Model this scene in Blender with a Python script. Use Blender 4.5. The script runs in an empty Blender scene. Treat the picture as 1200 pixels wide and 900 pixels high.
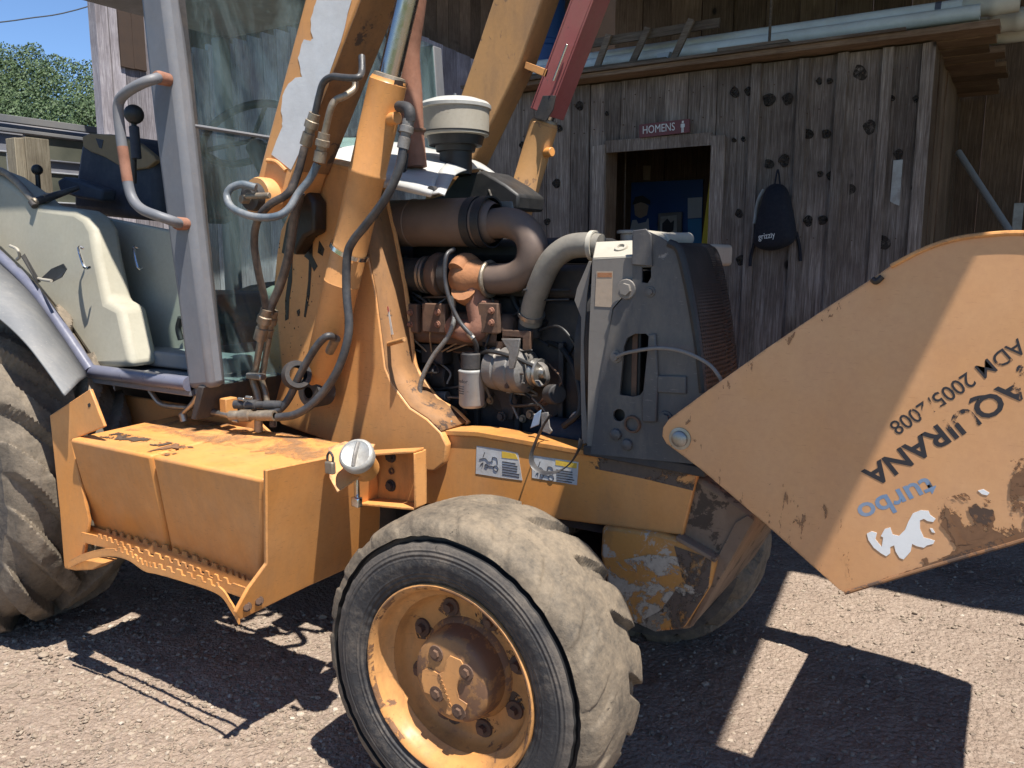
import bpy, bmesh, math, random
import numpy as np
from mathutils import Vector, Matrix, noise
random.seed(7); np.random.seed(7)
R = math.radians
S = bpy.context.scene
COL = S.collection

# ---------------------------------------------------------------- camera
F, H, YAW, PIT = 950.0, 1.5, R(32), R(9)          # focal length in pixels of a 1200 wide picture
cd = bpy.data.cameras.new('camera'); cam = bpy.data.objects.new('camera', cd); COL.objects.link(cam)
cd.sensor_width = 36; cd.lens = 36 * F / 1200; cd.clip_end = 2000; cd.clip_start = .05
cam.location = (0, 0, H); cam.rotation_euler = (R(90) - PIT, 0, YAW)
S.camera = cam
S.render.resolution_x, S.render.resolution_y = 1024, 768
# ---------------------------------------------------------------- sky and sun
SUNV = Vector((.39, -.17, 1)).normalized()          # towards the sun
w = bpy.data.worlds.new('World'); S.world = w; w.use_nodes = True
nt = w.node_tree; bg = nt.nodes['Background']; sk = nt.nodes.new('ShaderNodeTexSky')
sk.sky_type = 'NISHITA'; sk.sun_disc = False
sk.sun_elevation = math.asin(SUNV.z); sk.sun_rotation = math.atan2(SUNV.x, SUNV.y)
sk.air_density = .9; sk.dust_density = 0; sk.ozone_density = 7.0; sk.altitude = 900
nt.links.new(sk.outputs[0], bg.inputs[0]); bg.inputs[1].default_value = .09
sd = bpy.data.lights.new('sun', 'SUN'); sd.energy = 5.0; sd.angle = R(.53); sd.color = (1, .95, .87)
so = bpy.data.objects.new('sun', sd); COL.objects.link(so)
so.rotation_euler = SUNV.to_track_quat('Z', 'Y').to_euler(); so.location = (3, -2, 9)
vs = S.view_settings; vs.view_transform = 'Standard'; vs.look = 'None'; vs.exposure = 1.0; vs.gamma = 1; vs.use_curve_mapping = False

# ---------------------------------------------------------------- pixel -> place helpers
fw = Vector((-math.sin(YAW) * math.cos(PIT), math.cos(YAW) * math.cos(PIT), -math.sin(PIT)))
rt = Vector((math.cos(YAW), math.sin(YAW), 0)); upv = rt.cross(fw); C0 = Vector((0, 0, H))
def ray(x, y): return fw + rt * ((x - 600) / F) + upv * ((450 - y) / F)
def P(x, y, Y): d = ray(x, y); return C0 + d * (Y / d.y)          # point of that direction on the plane at depth Y
def PX(x, y, X): d = ray(x, y); return C0 + d * (X / d.x)
def PZ(x, y, Z): d = ray(x, y); return C0 + d * ((Z - H) / d.z)

# ---------------------------------------------------------------- materials
MATS = {}
class N:
    def __init__(s, name):
        s.m = bpy.data.materials.new(name); s.m.use_nodes = True; s.t = s.m.node_tree
        s.b = s.t.nodes['Principled BSDF']; s.out = s.t.nodes['Material Output']; MATS[name] = s.m
        s.tc = s.n('TexCoord')
    def n(s, k, **kw):
        o = s.t.nodes.new('ShaderNode' + k)
        for a, v in kw.items(): setattr(o, a, v)
        return o
    def l(s, a, b): s.t.links.new(a, b)
    def put(s, sock, v):
        if hasattr(v, 'is_output'): s.l(v, sock)
        elif isinstance(v, (tuple, list)): sock.default_value = (*v, 1) if len(v) == 3 and sock.type == 'RGBA' else v
        else: sock.default_value = v
    def coords(s, scale=(1, 1, 1), rnd=False, rot=(0, 0, 0)):
        mp = s.n('Mapping'); s.l(s.tc.outputs['Object'], mp.inputs[0]); mp.inputs['Scale'].default_value = scale; mp.inputs['Rotation'].default_value = rot
        if rnd:
            oi = s.n('ObjectInfo'); vm = s.n('VectorMath', operation='SCALE'); cx = s.n('CombineXYZ')
            s.l(oi.outputs['Random'], cx.inputs[0]); s.l(oi.outputs['Random'], cx.inputs[1]); s.l(oi.outputs['Random'], cx.inputs[2])
            s.l(cx.outputs[0], vm.inputs[0]); vm.inputs['Scale'].default_value = 57.; s.l(vm.outputs[0], mp.inputs['Location'])
        return mp.outputs[0]
    def noise(s, scale, det=5, rough=.6, co=None, dist=0):
        o = s.n('TexNoise'); o.inputs['Scale'].default_value = scale; o.inputs['Detail'].default_value = det
        o.inputs['Roughness'].default_value = rough; o.inputs['Distortion'].default_value = dist
        s.l(co if co is not None else s.tc.outputs['Object'], o.inputs['Vector']); return o.outputs['Fac']
    def ramp(s, fac, stops):
        o = s.n('ValToRGB'); e = o.color_ramp.elements
        while len(e) < len(stops): e.new(.5)
        for i, (p, c) in enumerate(stops):
            e[i].position = p; e[i].color = (*c, 1) if isinstance(c, (tuple, list)) else (c, c, c, 1)
        s.l(fac, o.inputs[0]); return o.outputs[0]
    def mix(s, fac, a, b, mode='MIX'):
        o = s.n('Mix', data_type='RGBA', blend_type=mode); s.put(o.inputs[0], fac); s.put(o.inputs[6], a); s.put(o.inputs[7], b); return o.outputs[2]
    def math(s, op, a, b=0): o = s.n('Math', operation=op); s.put(o.inputs[0], a); s.put(o.inputs[1], b); return o.outputs[0]
    def bump(s, h, st=.3, d=.01):
        o = s.n('Bump'); o.inputs['Strength'].default_value = st; o.inputs['Distance'].default_value = d; s.l(h, o.inputs['Height']); s.l(o.outputs[0], s.b.inputs['Normal'])
    def set(s, **kw):
        for k, v in kw.items(): s.put(s.b.inputs[k.replace('_', ' ')], v)
        return s.m

def paint(name, base, faded, under, chips=.62, rough=.45, dirt=(.2, .15, .1), dirtamt=.5, spec=.4, edge=False):
    n = N(name)
    big = n.noise(1.7, 4, .6); c = n.mix(n.ramp(big, [(.35, 0), (.68, 1)]), base, faded)
    c = n.mix(n.math('MULTIPLY', n.ramp(n.noise(5, 8, .75, n.coords((1, 1, .35))), [(.47, 0), (.75, 1)]), dirtamt), c, dirt)
    fine = n.noise(60, 4, .7); c = n.mix(.07, c, n.ramp(fine, [(.3, .25), (.7, .95)]), 'OVERLAY')
    ch = n.ramp(n.noise(9, 10, .72, dist=.3), [(chips, 0), (chips + .03, 1)])
    c = n.mix(ch, c, under)
    sc = n.ramp(n.noise(7, 3, .5, n.coords((6, 6, 38), rot=(0, .5, 0))), [(.655, 0), (.70, 1)])
    c = n.mix(n.math('MULTIPLY', sc, .40), c, under)
    if name.startswith('yellow'):
        bv = n.n('Bevel', samples=3); bv.inputs[0].default_value = .010; ge = n.n('NewGeometry'); dt = n.n('VectorMath', operation='DOT_PRODUCT'); n.l(bv.outputs[0], dt.inputs[0]); n.l(ge.outputs['Normal'], dt.inputs[1])
        em_ = n.math('MULTIPLY', n.ramp(dt.outputs['Value'], [(.80, 1), (.985, 0)]), n.ramp(n.noise(22, 6, .7), [(.44, 0), (.56, 1)]))
        c = n.mix(n.math('MULTIPLY', em_, .85), c, (.11, .06, .035))
    n.set(Base_Color=c, Roughness=n.ramp(n.noise(12, 6), [(.3, rough - .08), (.7, rough + .22)]), Specular_IOR_Level=spec)
    n.bump(n.math('ADD', n.math('MULTIPLY', n.noise(2.6, 2, .4), 1.0), n.math('MULTIPLY', n.math('SUBTRACT', n.math('MULTIPLY', fine, .25), ch), .05)), .35, .02); return n.m
def plain(name, col, rough=.5, metal=0, var=.3, scale=14, bump=.15, dirt=None, da=.5, spec=.5):
    n = N(name); f = n.noise(scale, 7, .7)
    c = n.mix(f, tuple(v * (1 - var) for v in col), tuple(min(1, v * (1 + var)) for v in col))
    if dirt: c = n.mix(n.math('MULTIPLY', n.ramp(n.noise(scale * .35, 8, .7), [(.42, 0), (.66, 1)]), da), c, dirt)
    n.set(Base_Color=c, Metallic=metal, Roughness=n.ramp(f, [(.3, max(.05, rough - .12)), (.7, min(1, rough + .15))]), Specular_IOR_Level=spec)
    n.bump(f, bump, .006); return n.m
Y_BASE = (.59, .247, .062)
paint('yellow', Y_BASE, (.60, .297, .112), (.24, .11, .05), .71, .38, dirt=(.27, .16, .085))
paint('yellow_worn', (.48, .205, .05), (.52, .265, .095), (.15, .075, .04), .62, .5, dirt=(.1, .06, .035), dirtamt=.8)
paint('yellow_scraped', (.45, .20, .045), (.50, .25, .07), (.42, .36, .28), .56, .55, dirt=(.10, .07, .05), dirtamt=.75)
paint('yellow_hood', (.56, .272, .11), (.57, .318, .16), (.42, .2, .09), .76, .36, dirt=(.46, .24, .13), dirtamt=.45)
paint('hood_rust', (.26, .12, .045), (.16, .08, .04), (.08, .05, .035), .5, .8)
paint('cab_grey', (.115, .12, .135), (.155, .16, .175), (.2, .17, .14), .69, .5, dirt=(.25, .22, .2), dirtamt=.4)
paint('fender_grey', (.135, .138, .142), (.165, .168, .172), (.3, .28, .25), .7, .5, dirt=(.33, .31, .28), dirtamt=.35)
paint('beige', (.325, .305, .24), (.385, .36, .285), (.3, .27, .2), .72, .6, dirt=(.36, .32, .24), dirtamt=.45)
paint('radiator_grey', (.055, .054, .058), (.085, .08, .078), (.22, .2, .18), .69, .5, dirt=(.17, .145, .115), dirtamt=.75)
paint('cream_shaded', (.15, .135, .12), (.19, .17, .15), (.1, .085, .07), .68, .6, dirt=(.13, .11, .09))  # darker copy of cream: the shade on the radiator side is in the colour
paint('yellow_rusty', (.44, .235, .09), (.38, .215, .105), (.21, .125, .075), .60, .6, dirt=(.2, .125, .075), dirtamt=.8)
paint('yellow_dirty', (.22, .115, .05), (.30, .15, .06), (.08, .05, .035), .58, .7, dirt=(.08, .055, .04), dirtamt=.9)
paint('mud_caked', (.13, .085, .055), (.20, .14, .095), (.07, .05, .035), .55, .85, dirt=(.26, .19, .13), dirtamt=.8)
paint('lid_grey', (.38, .38, .36), (.45, .45, .43), (.3, .28, .25), .7, .4, dirt=(.25, .23, .2))
paint('cream', (.33, .30, .245), (.40, .37, .31), (.2, .17, .13), .68, .6, dirt=(.25, .21, .16))
paint('cowl_silver', (.42, .42, .41), (.5, .5, .48), (.33, .2, .1), .66, .35, dirt=(.25, .22, .19), dirtamt=.5)
paint('red_paint', (.30, .035, .035), (.36, .07, .06), (.12, .05, .04), .64, .5)
plain('rust', (.22, .105, .07), .85, 0, .45, 30, .4, (.32, .17, .12), .6, .2)
plain('rust_dark', (.10, .062, .045), .8, 0, .5, 22, .4, (.18, .10, .06), .6, .2)
plain('turbo_rust', (.33, .15, .07), .8, 0, .35, 28, .5, (.2, .1, .06), .5, .2)
plain('muffler', (.12, .085, .068), .6, .2, .35, 8, .15, (.2, .14, .1), .6)
plain('iron', (.035, .034, .036), .7, .2, .4, 24, .4, (.09, .07, .055), .6)
plain('black', (.012, .012, .013), .55, 0, .3, 20, .15, (.05, .045, .04), .4)
plain('hose', (.03, .03, .033), .45, 0, .3, 40, .2, (.12, .11, .10), .45)
plain('hose_taupe', (.17, .155, .13), .6, 0, .25, 25, .2, (.27, .245, .2), .6)
plain('hose_brown', (.032, .026, .025), .55, 0, .3, 40, .2, (.17, .13, .1), .6)
plain('hose_blue', (.075, .10, .125), .45, 0, .3, 40, .2, (.25, .24, .23), .7)
plain('braided', (.24, .24, .23), .45, .5, .35, 240, .5, (.12, .1, .08), .5)
plain('steel', (.36, .35, .33), .38, .85, .3, 40, .2, (.2, .15, .1), .5)
plain('fitting', (.30, .25, .19), .5, .6, .35, 50, .3, (.12, .08, .05), .6)
plain('chrome', (.62, .62, .62), .16, 1, .06, 30, .02)
plain('rod', (.42, .40, .38), .22, 1, .1, 30, .02)
plain('alloy', (.20, .19, .18), .55, .4, .35, 40, .5, (.18, .15, .12), .7)
plain('cap_alloy', (.42, .41, .38), .45, .4, .2, 60, .3, (.25, .21, .16), .5)
plain('grease', (.022, .014, .009), .42, 0, .5, 25, .4)
plain('oil', (.05, .03, .016), .5, 0, .5, 40, .2)
plain('white_paint', (.60, .60, .60), .6, 0, .08, 12, .2, (.42, .40, .38), .5)
plain('white_vinyl', (.72, .72, .70), .5, 0, .05, 20, .1)
plain('decal', (.50, .50, .49), .45, 0, .12, 60, .1, (.3, .24, .17), .5)
plain('decal_yellow', (.62, .40, .05), .45, 0, .15, 60, .1)
plain('decal_tan', (.34, .26, .19), .55, 0, .2, 60, .1)
plain('decal_red', (.35, .05, .05), .5, 0, .2, 60, .1)
plain('ink', (.03, .03, .035), .6, 0, .2, 60, .05)
plain('seat_navy', (.018, .024, .04), .75, 0, .3, 30, .3, (.06, .065, .08), .4)
plain('seat_torn', (.20, .145, .085), .95, 0, .3, 30, .5)
plain('mat_grey', (.16, .17, .18), .8, 0, .25, 20, .3, (.25, .23, .2), .5)
plain('trim_navy', (.11, .115, .16), .35, 0, .2, 20, .1, (.2, .2, .22), .4)
plain('filter_white', (.30, .30, .29), .35, .1, .12, 30, .05, (.25, .22, .19), .6)
plain('backpack', (.010, .011, .019), .85, 0, .3, 45, .4)
plain('sign_red', (.17, .055, .06), .6, 0, .25, 14, .2)
plain('pvc', (.78, .80, .79), .35, 0, .08, 9, .05, (.45, .43, .38), .45)
plain('pvc_cream', (.60, .57, .50), .4, 0, .08, 9, .05, (.42, .38, .3), .5)
plain('wire', (.03, .03, .03), .6)
plain('bus_paint', (.12, .125, .15), .5, 0, .2, 3, .1, (.22, .2, .18), .6)
plain('bus_roof', (.13, .135, .145), .6, 0, .2, 3, .1, (.25, .23, .2), .5)
plain('bus_trim', (.42, .43, .45), .35, .3, .1, 12, .05)
plain('poster_blue', (.02, .07, .22), .5, 0, .25, 9, .05)
plain('poster_white', (.45, .47, .5), .5, 0, .15, 9, .05)
plain('poster_sky', (.04, .22, .45), .5, 0, .15, 9, .05)
plain('skin_print', (.34, .26, .2), .5, 0, .15, 9, .05)
plain('yellow_cloth', (.62, .45, .04), .8, 0, .2, 9, .2)
plain('blue_plastic', (.02, .08, .28), .45, 0, .25, 9, .1)
plain('knot_wood', (.022, .015, .011), .9, 0, .5, 40, .5, (.05, .037, .03), .5)
plain('grey_tube', (.30, .31, .32), .5, 0, .15, 12, .05)
plain('dark_board', (.05, .03, .02), .8, 0, .4, 8, .2)
plain('paper', (.42, .42, .40), .9, 0, .2, 30, .2, (.2, .17, .14), .6)
plain('turbo_blue', (.16, .24, .36), .5, 0, .2, 30, .05, (.3, .32, .36), .6)

def wood(name, dark, mid, light, knots=True, horiz=False):
    n = N(name); co = n.coords((1, 1, 1), rnd=True)
    st = n.n('Mapping'); n.l(co, st.inputs[0]); st.inputs['Scale'].default_value = (1, 12, 12) if horiz else (12, 12, .55)
    wob = n.noise(3, 3, .5, co)
    g1 = n.noise(6, 8, .72, st.outputs[0], dist=1.1)
    st2 = n.n('Mapping'); n.l(co, st2.inputs[0]); st2.inputs['Scale'].default_value = (2, 70, 70) if horiz else (70, 70, 2.0)
    g2 = n.noise(3, 5, .6, st2.outputs[0], dist=.5)
    c = n.ramp(n.mix(.42, g1, g2), [(.30, dark), (.5, mid), (.66, light), (.8, tuple(v * 1.25 for v in light))])
    oi = n.n('ObjectInfo')
    c = n.mix(1, c, n.ramp(oi.outputs['Random'], [(0, .62), (1, 1.15)]), 'MULTIPLY')
    c = n.mix(1, c, n.ramp(n.noise(1.6, 5, .65, co), [(.3, (.55, .5, .48)), (.7, (1.12, 1.1, 1.1))]), 'MULTIPLY')
    h = n.mix(.5, g1, g2)
    if knots:
        kv = n.n('TexVoronoi'); ks = n.n('Mapping'); n.l(co, ks.inputs[0]); ks.inputs['Scale'].default_value = (1, .05, .62) if not horiz else (.62, 1, .05)
        n.l(ks.outputs[0], kv.inputs['Vector']); kv.inputs['Scale'].default_value = 2.9; kv.inputs['Randomness'].default_value = .85
        k = n.math('ADD', kv.outputs['Distance'], n.math('MULTIPLY', n.math('SUBTRACT', wob, .5), .10))
        km = n.ramp(k, [(.015, 1), (.035, .8), (.05, .2), (.09, 0)])
        c = n.mix(km, c, (.022, .016, .013)); h = n.math('SUBTRACT', h, n.math('MULTIPLY', km, .35))
    n.set(Base_Color=c, Roughness=.9, Specular_IOR_Level=.2); n.bump(h, .7, .012); return n.m
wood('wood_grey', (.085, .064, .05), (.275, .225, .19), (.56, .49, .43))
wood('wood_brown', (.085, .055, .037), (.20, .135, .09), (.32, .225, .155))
wood('wood_brightened', (.12, .11, .12), (.34, .325, .35), (.60, .58, .61), False)  # board colour raised to stand in for light the left wall lacks
wood('wood_deck', (.12, .078, .05), (.28, .19, .125), (.42, .31, .21), True, True)
wood('wood_lath', (.12, .09, .07), (.24, .19, .15), (.36, .3, .24), False, True)
wood('wood_post', (.12, .10, .07), (.24, .21, .15), (.36, .32, .24), False)

def tyre_mat(name, base, mud, lo, hi, rings=None):
    n = N(name); f = n.noise(9, 9, .75); g = n.noise(70, 5, .7)
    c = n.mix(n.ramp(n.mix(.3, f, g), [(lo, 0), (hi, 1)]), base, mud)
    c = n.mix(n.ramp(n.noise(26, 8, .8, dist=1.5), [(.34, 1), (.37, 0)]), c, tuple(v * .45 for v in base))
    h = n.mix(.5, f, g)
    if rings:
        vm = n.n('VectorMath', operation='SUBTRACT'); n.l(n.tc.outputs['Object'], vm.inputs[0]); vm.inputs[1].default_value = (rings[0], 0, rings[1])
        v2 = n.n('VectorMath', operation='MULTIPLY'); n.l(vm.outputs[0], v2.inputs[0]); v2.inputs[1].default_value = (1, 0, 1)
        ln = n.n('VectorMath', operation='LENGTH'); n.l(v2.outputs[0], ln.inputs[0]); rr = ln.outputs['Value']
        wv = n.math('SINE', n.math('MULTIPLY', rr, 520)); band = n.ramp(rr, [(.262, 0), (.268, 1), (.292, 1), (.296, 0), (.330, 0), (.334, 1), (.352, 1), (.356, .0)])
        h = n.math('ADD', h, n.math('MULTIPLY', n.math('MULTIPLY', wv, band), .35))
        c = n.mix(n.math('MULTIPLY', n.ramp(rr, [(.335, 0), (.366, 1)]), n.ramp(n.noise(6, 7, .7), [(.38, .1), (.62, .85)])), c, mud)
    n.set(Base_Color=c, Roughness=.78, Specular_IOR_Level=.35); n.bump(h, .5, .010)
FWC = P(522, 801, 1.54)
tyre_mat('tyre_wall', (.036, .035, .036), (.15, .125, .10), .46, .66, (FWC.x, FWC.z))
tyre_mat('tyre_tread', (.065, .055, .044), (.21, .165, .115), .36, .60)
tyre_mat('tyre_rear', (.075, .063, .05), (.205, .165, .12), .34, .62)

n = N('glass')                                   # dusty tinted safety glass
tr = n.n('BsdfTransparent'); tr.inputs[0].default_value = (.80, .90, .89, 1)
gl = n.n('BsdfGlossy'); gl.inputs['Roughness'].default_value = .06; gl.inputs[0].default_value = (.9, .95, .95, 1)
df = n.n('BsdfDiffuse'); df.inputs[0].default_value = (.40, .50, .53, 1)
fr = n.n('Fresnel'); fr.inputs[0].default_value = 1.5
m1 = n.n('MixShader'); ngb = n.n('NewGeometry'); n.l(n.math('MULTIPLY', fr.outputs[0], n.math('SUBTRACT', 1, ngb.outputs['Backfacing'])), m1.inputs[0]); n.l(tr.outputs[0], m1.inputs[1]); n.l(gl.outputs[0], m1.inputs[2])
m2 = n.n('MixShader')
du = n.math('ADD', n.ramp(n.noise(3.2, 9, .75, n.coords((1, 1, .3)), dist=.8), [(.46, .015), (.74, .20)]), n.ramp(n.noise(38, 6, .8), [(.64, 0), (.72, .16)]))
n.l(du, m2.inputs[0]); n.l(m1.outputs[0], m2.inputs[1]); n.l(df.outputs[0], m2.inputs[2]); n.l(m2.outputs[0], n.out.inputs[0])
n = N('bus_glass'); n.set(Base_Color=n.ramp(n.noise(2, 4), [(.3, (.07, .075, .06)), (.7, (.13, .13, .10))]), Roughness=.2)

n = N('mesh_grille')                             # perforated black sheet: the bars themselves are built below
n.set(Base_Color=n.ramp(n.noise(9, 7), [(.4, (.008, .008, .009)), (.7, (.032, .03, .028))]), Roughness=.55)

n = N('ground')
a = n.noise(2.0, 8, .7); b_ = n.noise(34, 8, .75); v = n.n('TexVoronoi'); v.inputs['Scale'].default_value = 55; n.l(n.tc.outputs['Object'], v.inputs['Vector'])
v2 = n.n('TexVoronoi'); v2.inputs['Scale'].default_value = 130; n.l(n.tc.outputs['Object'], v2.inputs['Vector'])
c = n.ramp(n.mix(.45, a, b_), [(.28, (.235, .17, .13)), (.48, (.36, .27, .213)), (.7, (.45, .352, .282))])
c = n.mix(.28, c, n.ramp(v.outputs['Color'], [(.1, (.18, .14, .115)), (.5, (.33, .27, .21)), (.95, (.46, .40, .33))]))
c = n.mix(n.ramp(v.outputs['Distance'], [(.0, 0), (.5, .35)]), c, (.15, .115, .09))
c = n.mix(1, c, n.ramp(n.noise(.55, 5, .6, dist=.6), [(.34, (.72, .70, .69)), (.52, (1, 1, 1)), (.7, (1.12, 1.1, 1.06))]), 'MULTIPLY')
n.set(Base_Color=c, Roughness=.95, Specular_IOR_Level=.15)
hh = n.math('ADD', n.math('MULTIPLY', n.math('SUBTRACT', .6, v.outputs['Distance']), .8), n.math('ADD', n.math('MULTIPLY', v2.outputs['Distance'], -.35), b_)); n.bump(hh, 1.0, .014)
n = N('pebble'); oi = n.n('ObjectInfo'); g = n.n('NewGeometry')
c = n.ramp(g.outputs['Random Per Island'], [(0, (.13, .10, .078)), (.35, (.20, .158, .12)), (.75, (.255, .205, .155)), (.97, (.31, .255, .20)), (1, (.38, .33, .27))])
n.set(Base_Color=n.mix(.4, c, n.ramp(n.noise(80, 5), [(.3, .3), (.7, .8)]), 'OVERLAY'), Roughness=.9, Specular_IOR_Level=.2)
n = N('grass_far'); n.set(Base_Color=n.ramp(n.noise(.5, 6), [(.3, (.05, .07, .02)), (.7, (.11, .13, .05))]), Roughness=.95)
n = N('leaf'); g = n.n('NewGeometry')
n.set(Base_Color=n.ramp(g.outputs['Random Per Island'], [(0, (.022, .042, .014)), (.5, (.042, .076, .024)), (1, (.08, .12, .04))]), Roughness=.7)
n = N('bark'); n.set(Base_Color=n.ramp(n.noise(3, 6), [(.3, (.05, .035, .025)), (.7, (.12, .09, .07))]), Roughness=.95)
n = N('text_worn')                               # stencilled black paint, worn through
tr = n.n('BsdfTransparent'); mx = n.n('MixShader'); n.l(n.ramp(n.noise(11, 7, .7), [(.385, 1), (.42, 0)]), mx.inputs[0])
n.set(Base_Color=(.022, .02, .024), Roughness=.6); n.l(n.b.outputs[0], mx.inputs[1]); n.l(tr.outputs[0], mx.inputs[2]); n.l(mx.outputs[0], n.out.inputs[0])

def patchy(name, col, lo, hi, scale=16, rough=.8, stretch=(1, 1, 1)):
    n = N(name); tr = n.n('BsdfTransparent'); mx = n.n('MixShader'); f = n.noise(scale, 9, .72, n.coords(stretch), dist=.4)
    n.l(n.ramp(f, [(lo, 1), (hi, 0)]), mx.inputs[0]); g = n.noise(60, 5)
    n.set(Base_Color=n.mix(g, tuple(v * .6 for v in col), tuple(v * 1.4 for v in col)), Roughness=rough)
    n.l(n.b.outputs[0], mx.inputs[1]); n.l(tr.outputs[0], mx.inputs[2]); n.l(mx.outputs[0], n.out.inputs[0])
patchy('rust_patchy', (.17, .085, .04), .50, .53, 13)
patchy('wear_patchy', (.07, .045, .03), .50, .54, 22)
patchy('cyl_patchy', (.075, .045, .03), .43, .48, 16)
patchy('dust_patchy', (.30, .17, .085), .46, .80, 9)
patchy('knot_patchy', (.032, .023, .017), .36, .54, 34, .9)
patchy('scrape_patchy', (.40, .34, .26), .49, .53, 9)
patchy('mud_patchy', (.10, .07, .05), .44, .52, 7)
patchy('grease_patchy', (.025, .016, .010), .42, .47, 12, .45, (1, 1, .35))
patchy('scuff_patchy', (.25, .13, .06), .60, .63, 14, .7, (3, 3, 1))

# ---------------------------------------------------------------- mesh helpers
def link(name, me, mat, parent=None, loc=None, smooth=False, bevel=0, seg=2):
    o = bpy.data.objects.new(name, me); COL.objects.link(o)
    if mat: me.materials.append(MATS[mat])
    if parent is not None:
        o.parent = parent
        o.location = loc if loc is not None else (-Vector(parent.location) if parent.parent is None else Vector((0, 0, 0)))
    elif loc is not None: o.location = loc
    if smooth:
        me.polygons.foreach_set('use_smooth', [True] * len(me.polygons))
        if smooth != 'all': me.set_sharp_from_angle(angle=R(38))
    if bevel:
        b = o.modifiers.new('bevel', 'BEVEL'); b.width = bevel; b.segments = seg; b.limit_method = 'ANGLE'; b.angle_limit = R(35)
        me.polygons.foreach_set('use_smooth', [True] * len(me.polygons)); me.set_sharp_from_angle(angle=R(50))
    return o
def fin(bm, name):
    bmesh.ops.recalc_face_normals(bm, faces=bm.faces); me = bpy.data.meshes.new(name); bm.to_mesh(me); bm.free(); return me
def thing(name, loc, label, cat, group=None):
    o = bpy.data.objects.new(name, None); COL.objects.link(o); o.location = loc; o.empty_display_size = .1
    return tag(o, label, cat, group)
def tag(o, label, cat, group=None):
    o['label'] = label; o['category'] = cat
    if group: o['group'] = group
    return o
def bm_prism(bm, pts, off):
    lo = [bm.verts.new(p) for p in pts]; hi = [bm.verts.new(Vector(p) + off) for p in pts]; k = len(pts)
    bm.faces.new(lo); bm.faces.new(hi[::-1])
    for i in range(k): bm.faces.new((lo[i], lo[(i + 1) % k], hi[(i + 1) % k], hi[i]))
def plate(name, px, Y, th, mat, parent, bevel=.003, holes=None):
    bm = bmesh.new(); bm_prism(bm, [P(x, y, Y) for x, y in px], Vector((0, th, 0)))
    return link(name, fin(bm, name), mat, parent, bevel=bevel)
def slab(name, pts, th, mat, parent, bevel=.003, off=None):
    pts = [Vector(p) for p in pts]; bm = bmesh.new()
    if off is None:
        nrm = Vector((0, 0, 0))
        for i in range(len(pts)):
            a, b = pts[i], pts[(i + 1) % len(pts)]; nrm += (a - pts[0]).cross(b - pts[0])
        off = nrm.normalized() * th
        mid = sum(pts, Vector()) / len(pts)
        if off.dot(mid - C0) < 0: off = -off
    bm_prism(bm, pts, Vector(off)); return link(name, fin(bm, name), mat, parent, bevel=bevel)
def bm_box(bm, c, s, rot=None):
    r = bmesh.ops.create_cube(bm, size=1); M = Matrix.Translation(Vector(c)) @ (rot.to_4x4() if rot else Matrix()) @ Matrix.Diagonal((*s, 1))
    bmesh.ops.transform(bm, matrix=M, verts=r['verts'])
def box(name, c, s, mat, parent=None, rot=None, bevel=.004, loc=None):
    bm = bmesh.new(); bm_box(bm, c, s, rot); return link(name, fin(bm, name), mat, parent, bevel=bevel, loc=loc)
def bbox(name, lo, hi, mat, parent=None, bevel=.004):
    lo, hi = Vector(lo), Vector(hi); return box(name, (lo + hi) / 2, hi - lo, mat, parent, bevel=bevel)
def smoothpath(pts, k=6):
    pts = [Vector(p) for p in pts]
    if len(pts) < 3: return pts
    q = [2 * pts[0] - pts[1]] + pts + [2 * pts[-1] - pts[-2]]; out = []
    for i in range(1, len(q) - 2):
        a, b, c, d = q[i - 1:i + 3]
        for j in range(k):
            t = j / k; out.append(.5 * ((2 * b) + (c - a) * t + (2 * a - 5 * b + 4 * c - d) * t * t + (3 * b - a - 3 * c + d) * t ** 3))
    return out + [pts[-1]]
def bm_tube(bm, path, r, seg=12, flat=None):
    rings = []; up = None
    for i, p in enumerate(path):
        t = (path[min(i + 1, len(path) - 1)] - path[max(i - 1, 0)]).normalized()
        if up is None: up = t.orthogonal().normalized() if flat is None else Vector(flat)
        up = (up - t * up.dot(t)).normalized() if (flat is None) else (Vector(flat) - t * Vector(flat).dot(t)).normalized()
        s = t.cross(up); rr = r[i] if isinstance(r, (list, tuple)) else r
        ra, rb = (rr, rr) if flat is None else (rr, rr * .18)
        rings.append([bm.verts.new(p + up * (math.cos(a) * ra) + s * (math.sin(a) * rb)) for a in [2 * math.pi * j / seg for j in range(seg)]])
    for a, b in zip(rings, rings[1:]):
        for j in range(seg): bm.faces.new((a[j], a[(j + 1) % seg], b[(j + 1) % seg], b[j]))
    bm.faces.new(rings[0]); bm.faces.new(rings[-1][::-1])
def tube(name, pts, r, mat, parent, seg=12, k=6, flat=None, raw=False):
    path = [Vector(p) for p in pts] if raw else smoothpath([p if isinstance(p, Vector) else P(*p) for p in pts], k)
    if isinstance(r, (list, tuple)) and len(r) != len(path):
        r = [np.interp(i / (len(path) - 1), np.linspace(0, 1, len(r)), r) for i in range(len(path))]
    bm = bmesh.new(); bm_tube(bm, path, r, seg, flat); return link(name, fin(bm, name), mat, parent, smooth=True)
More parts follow.
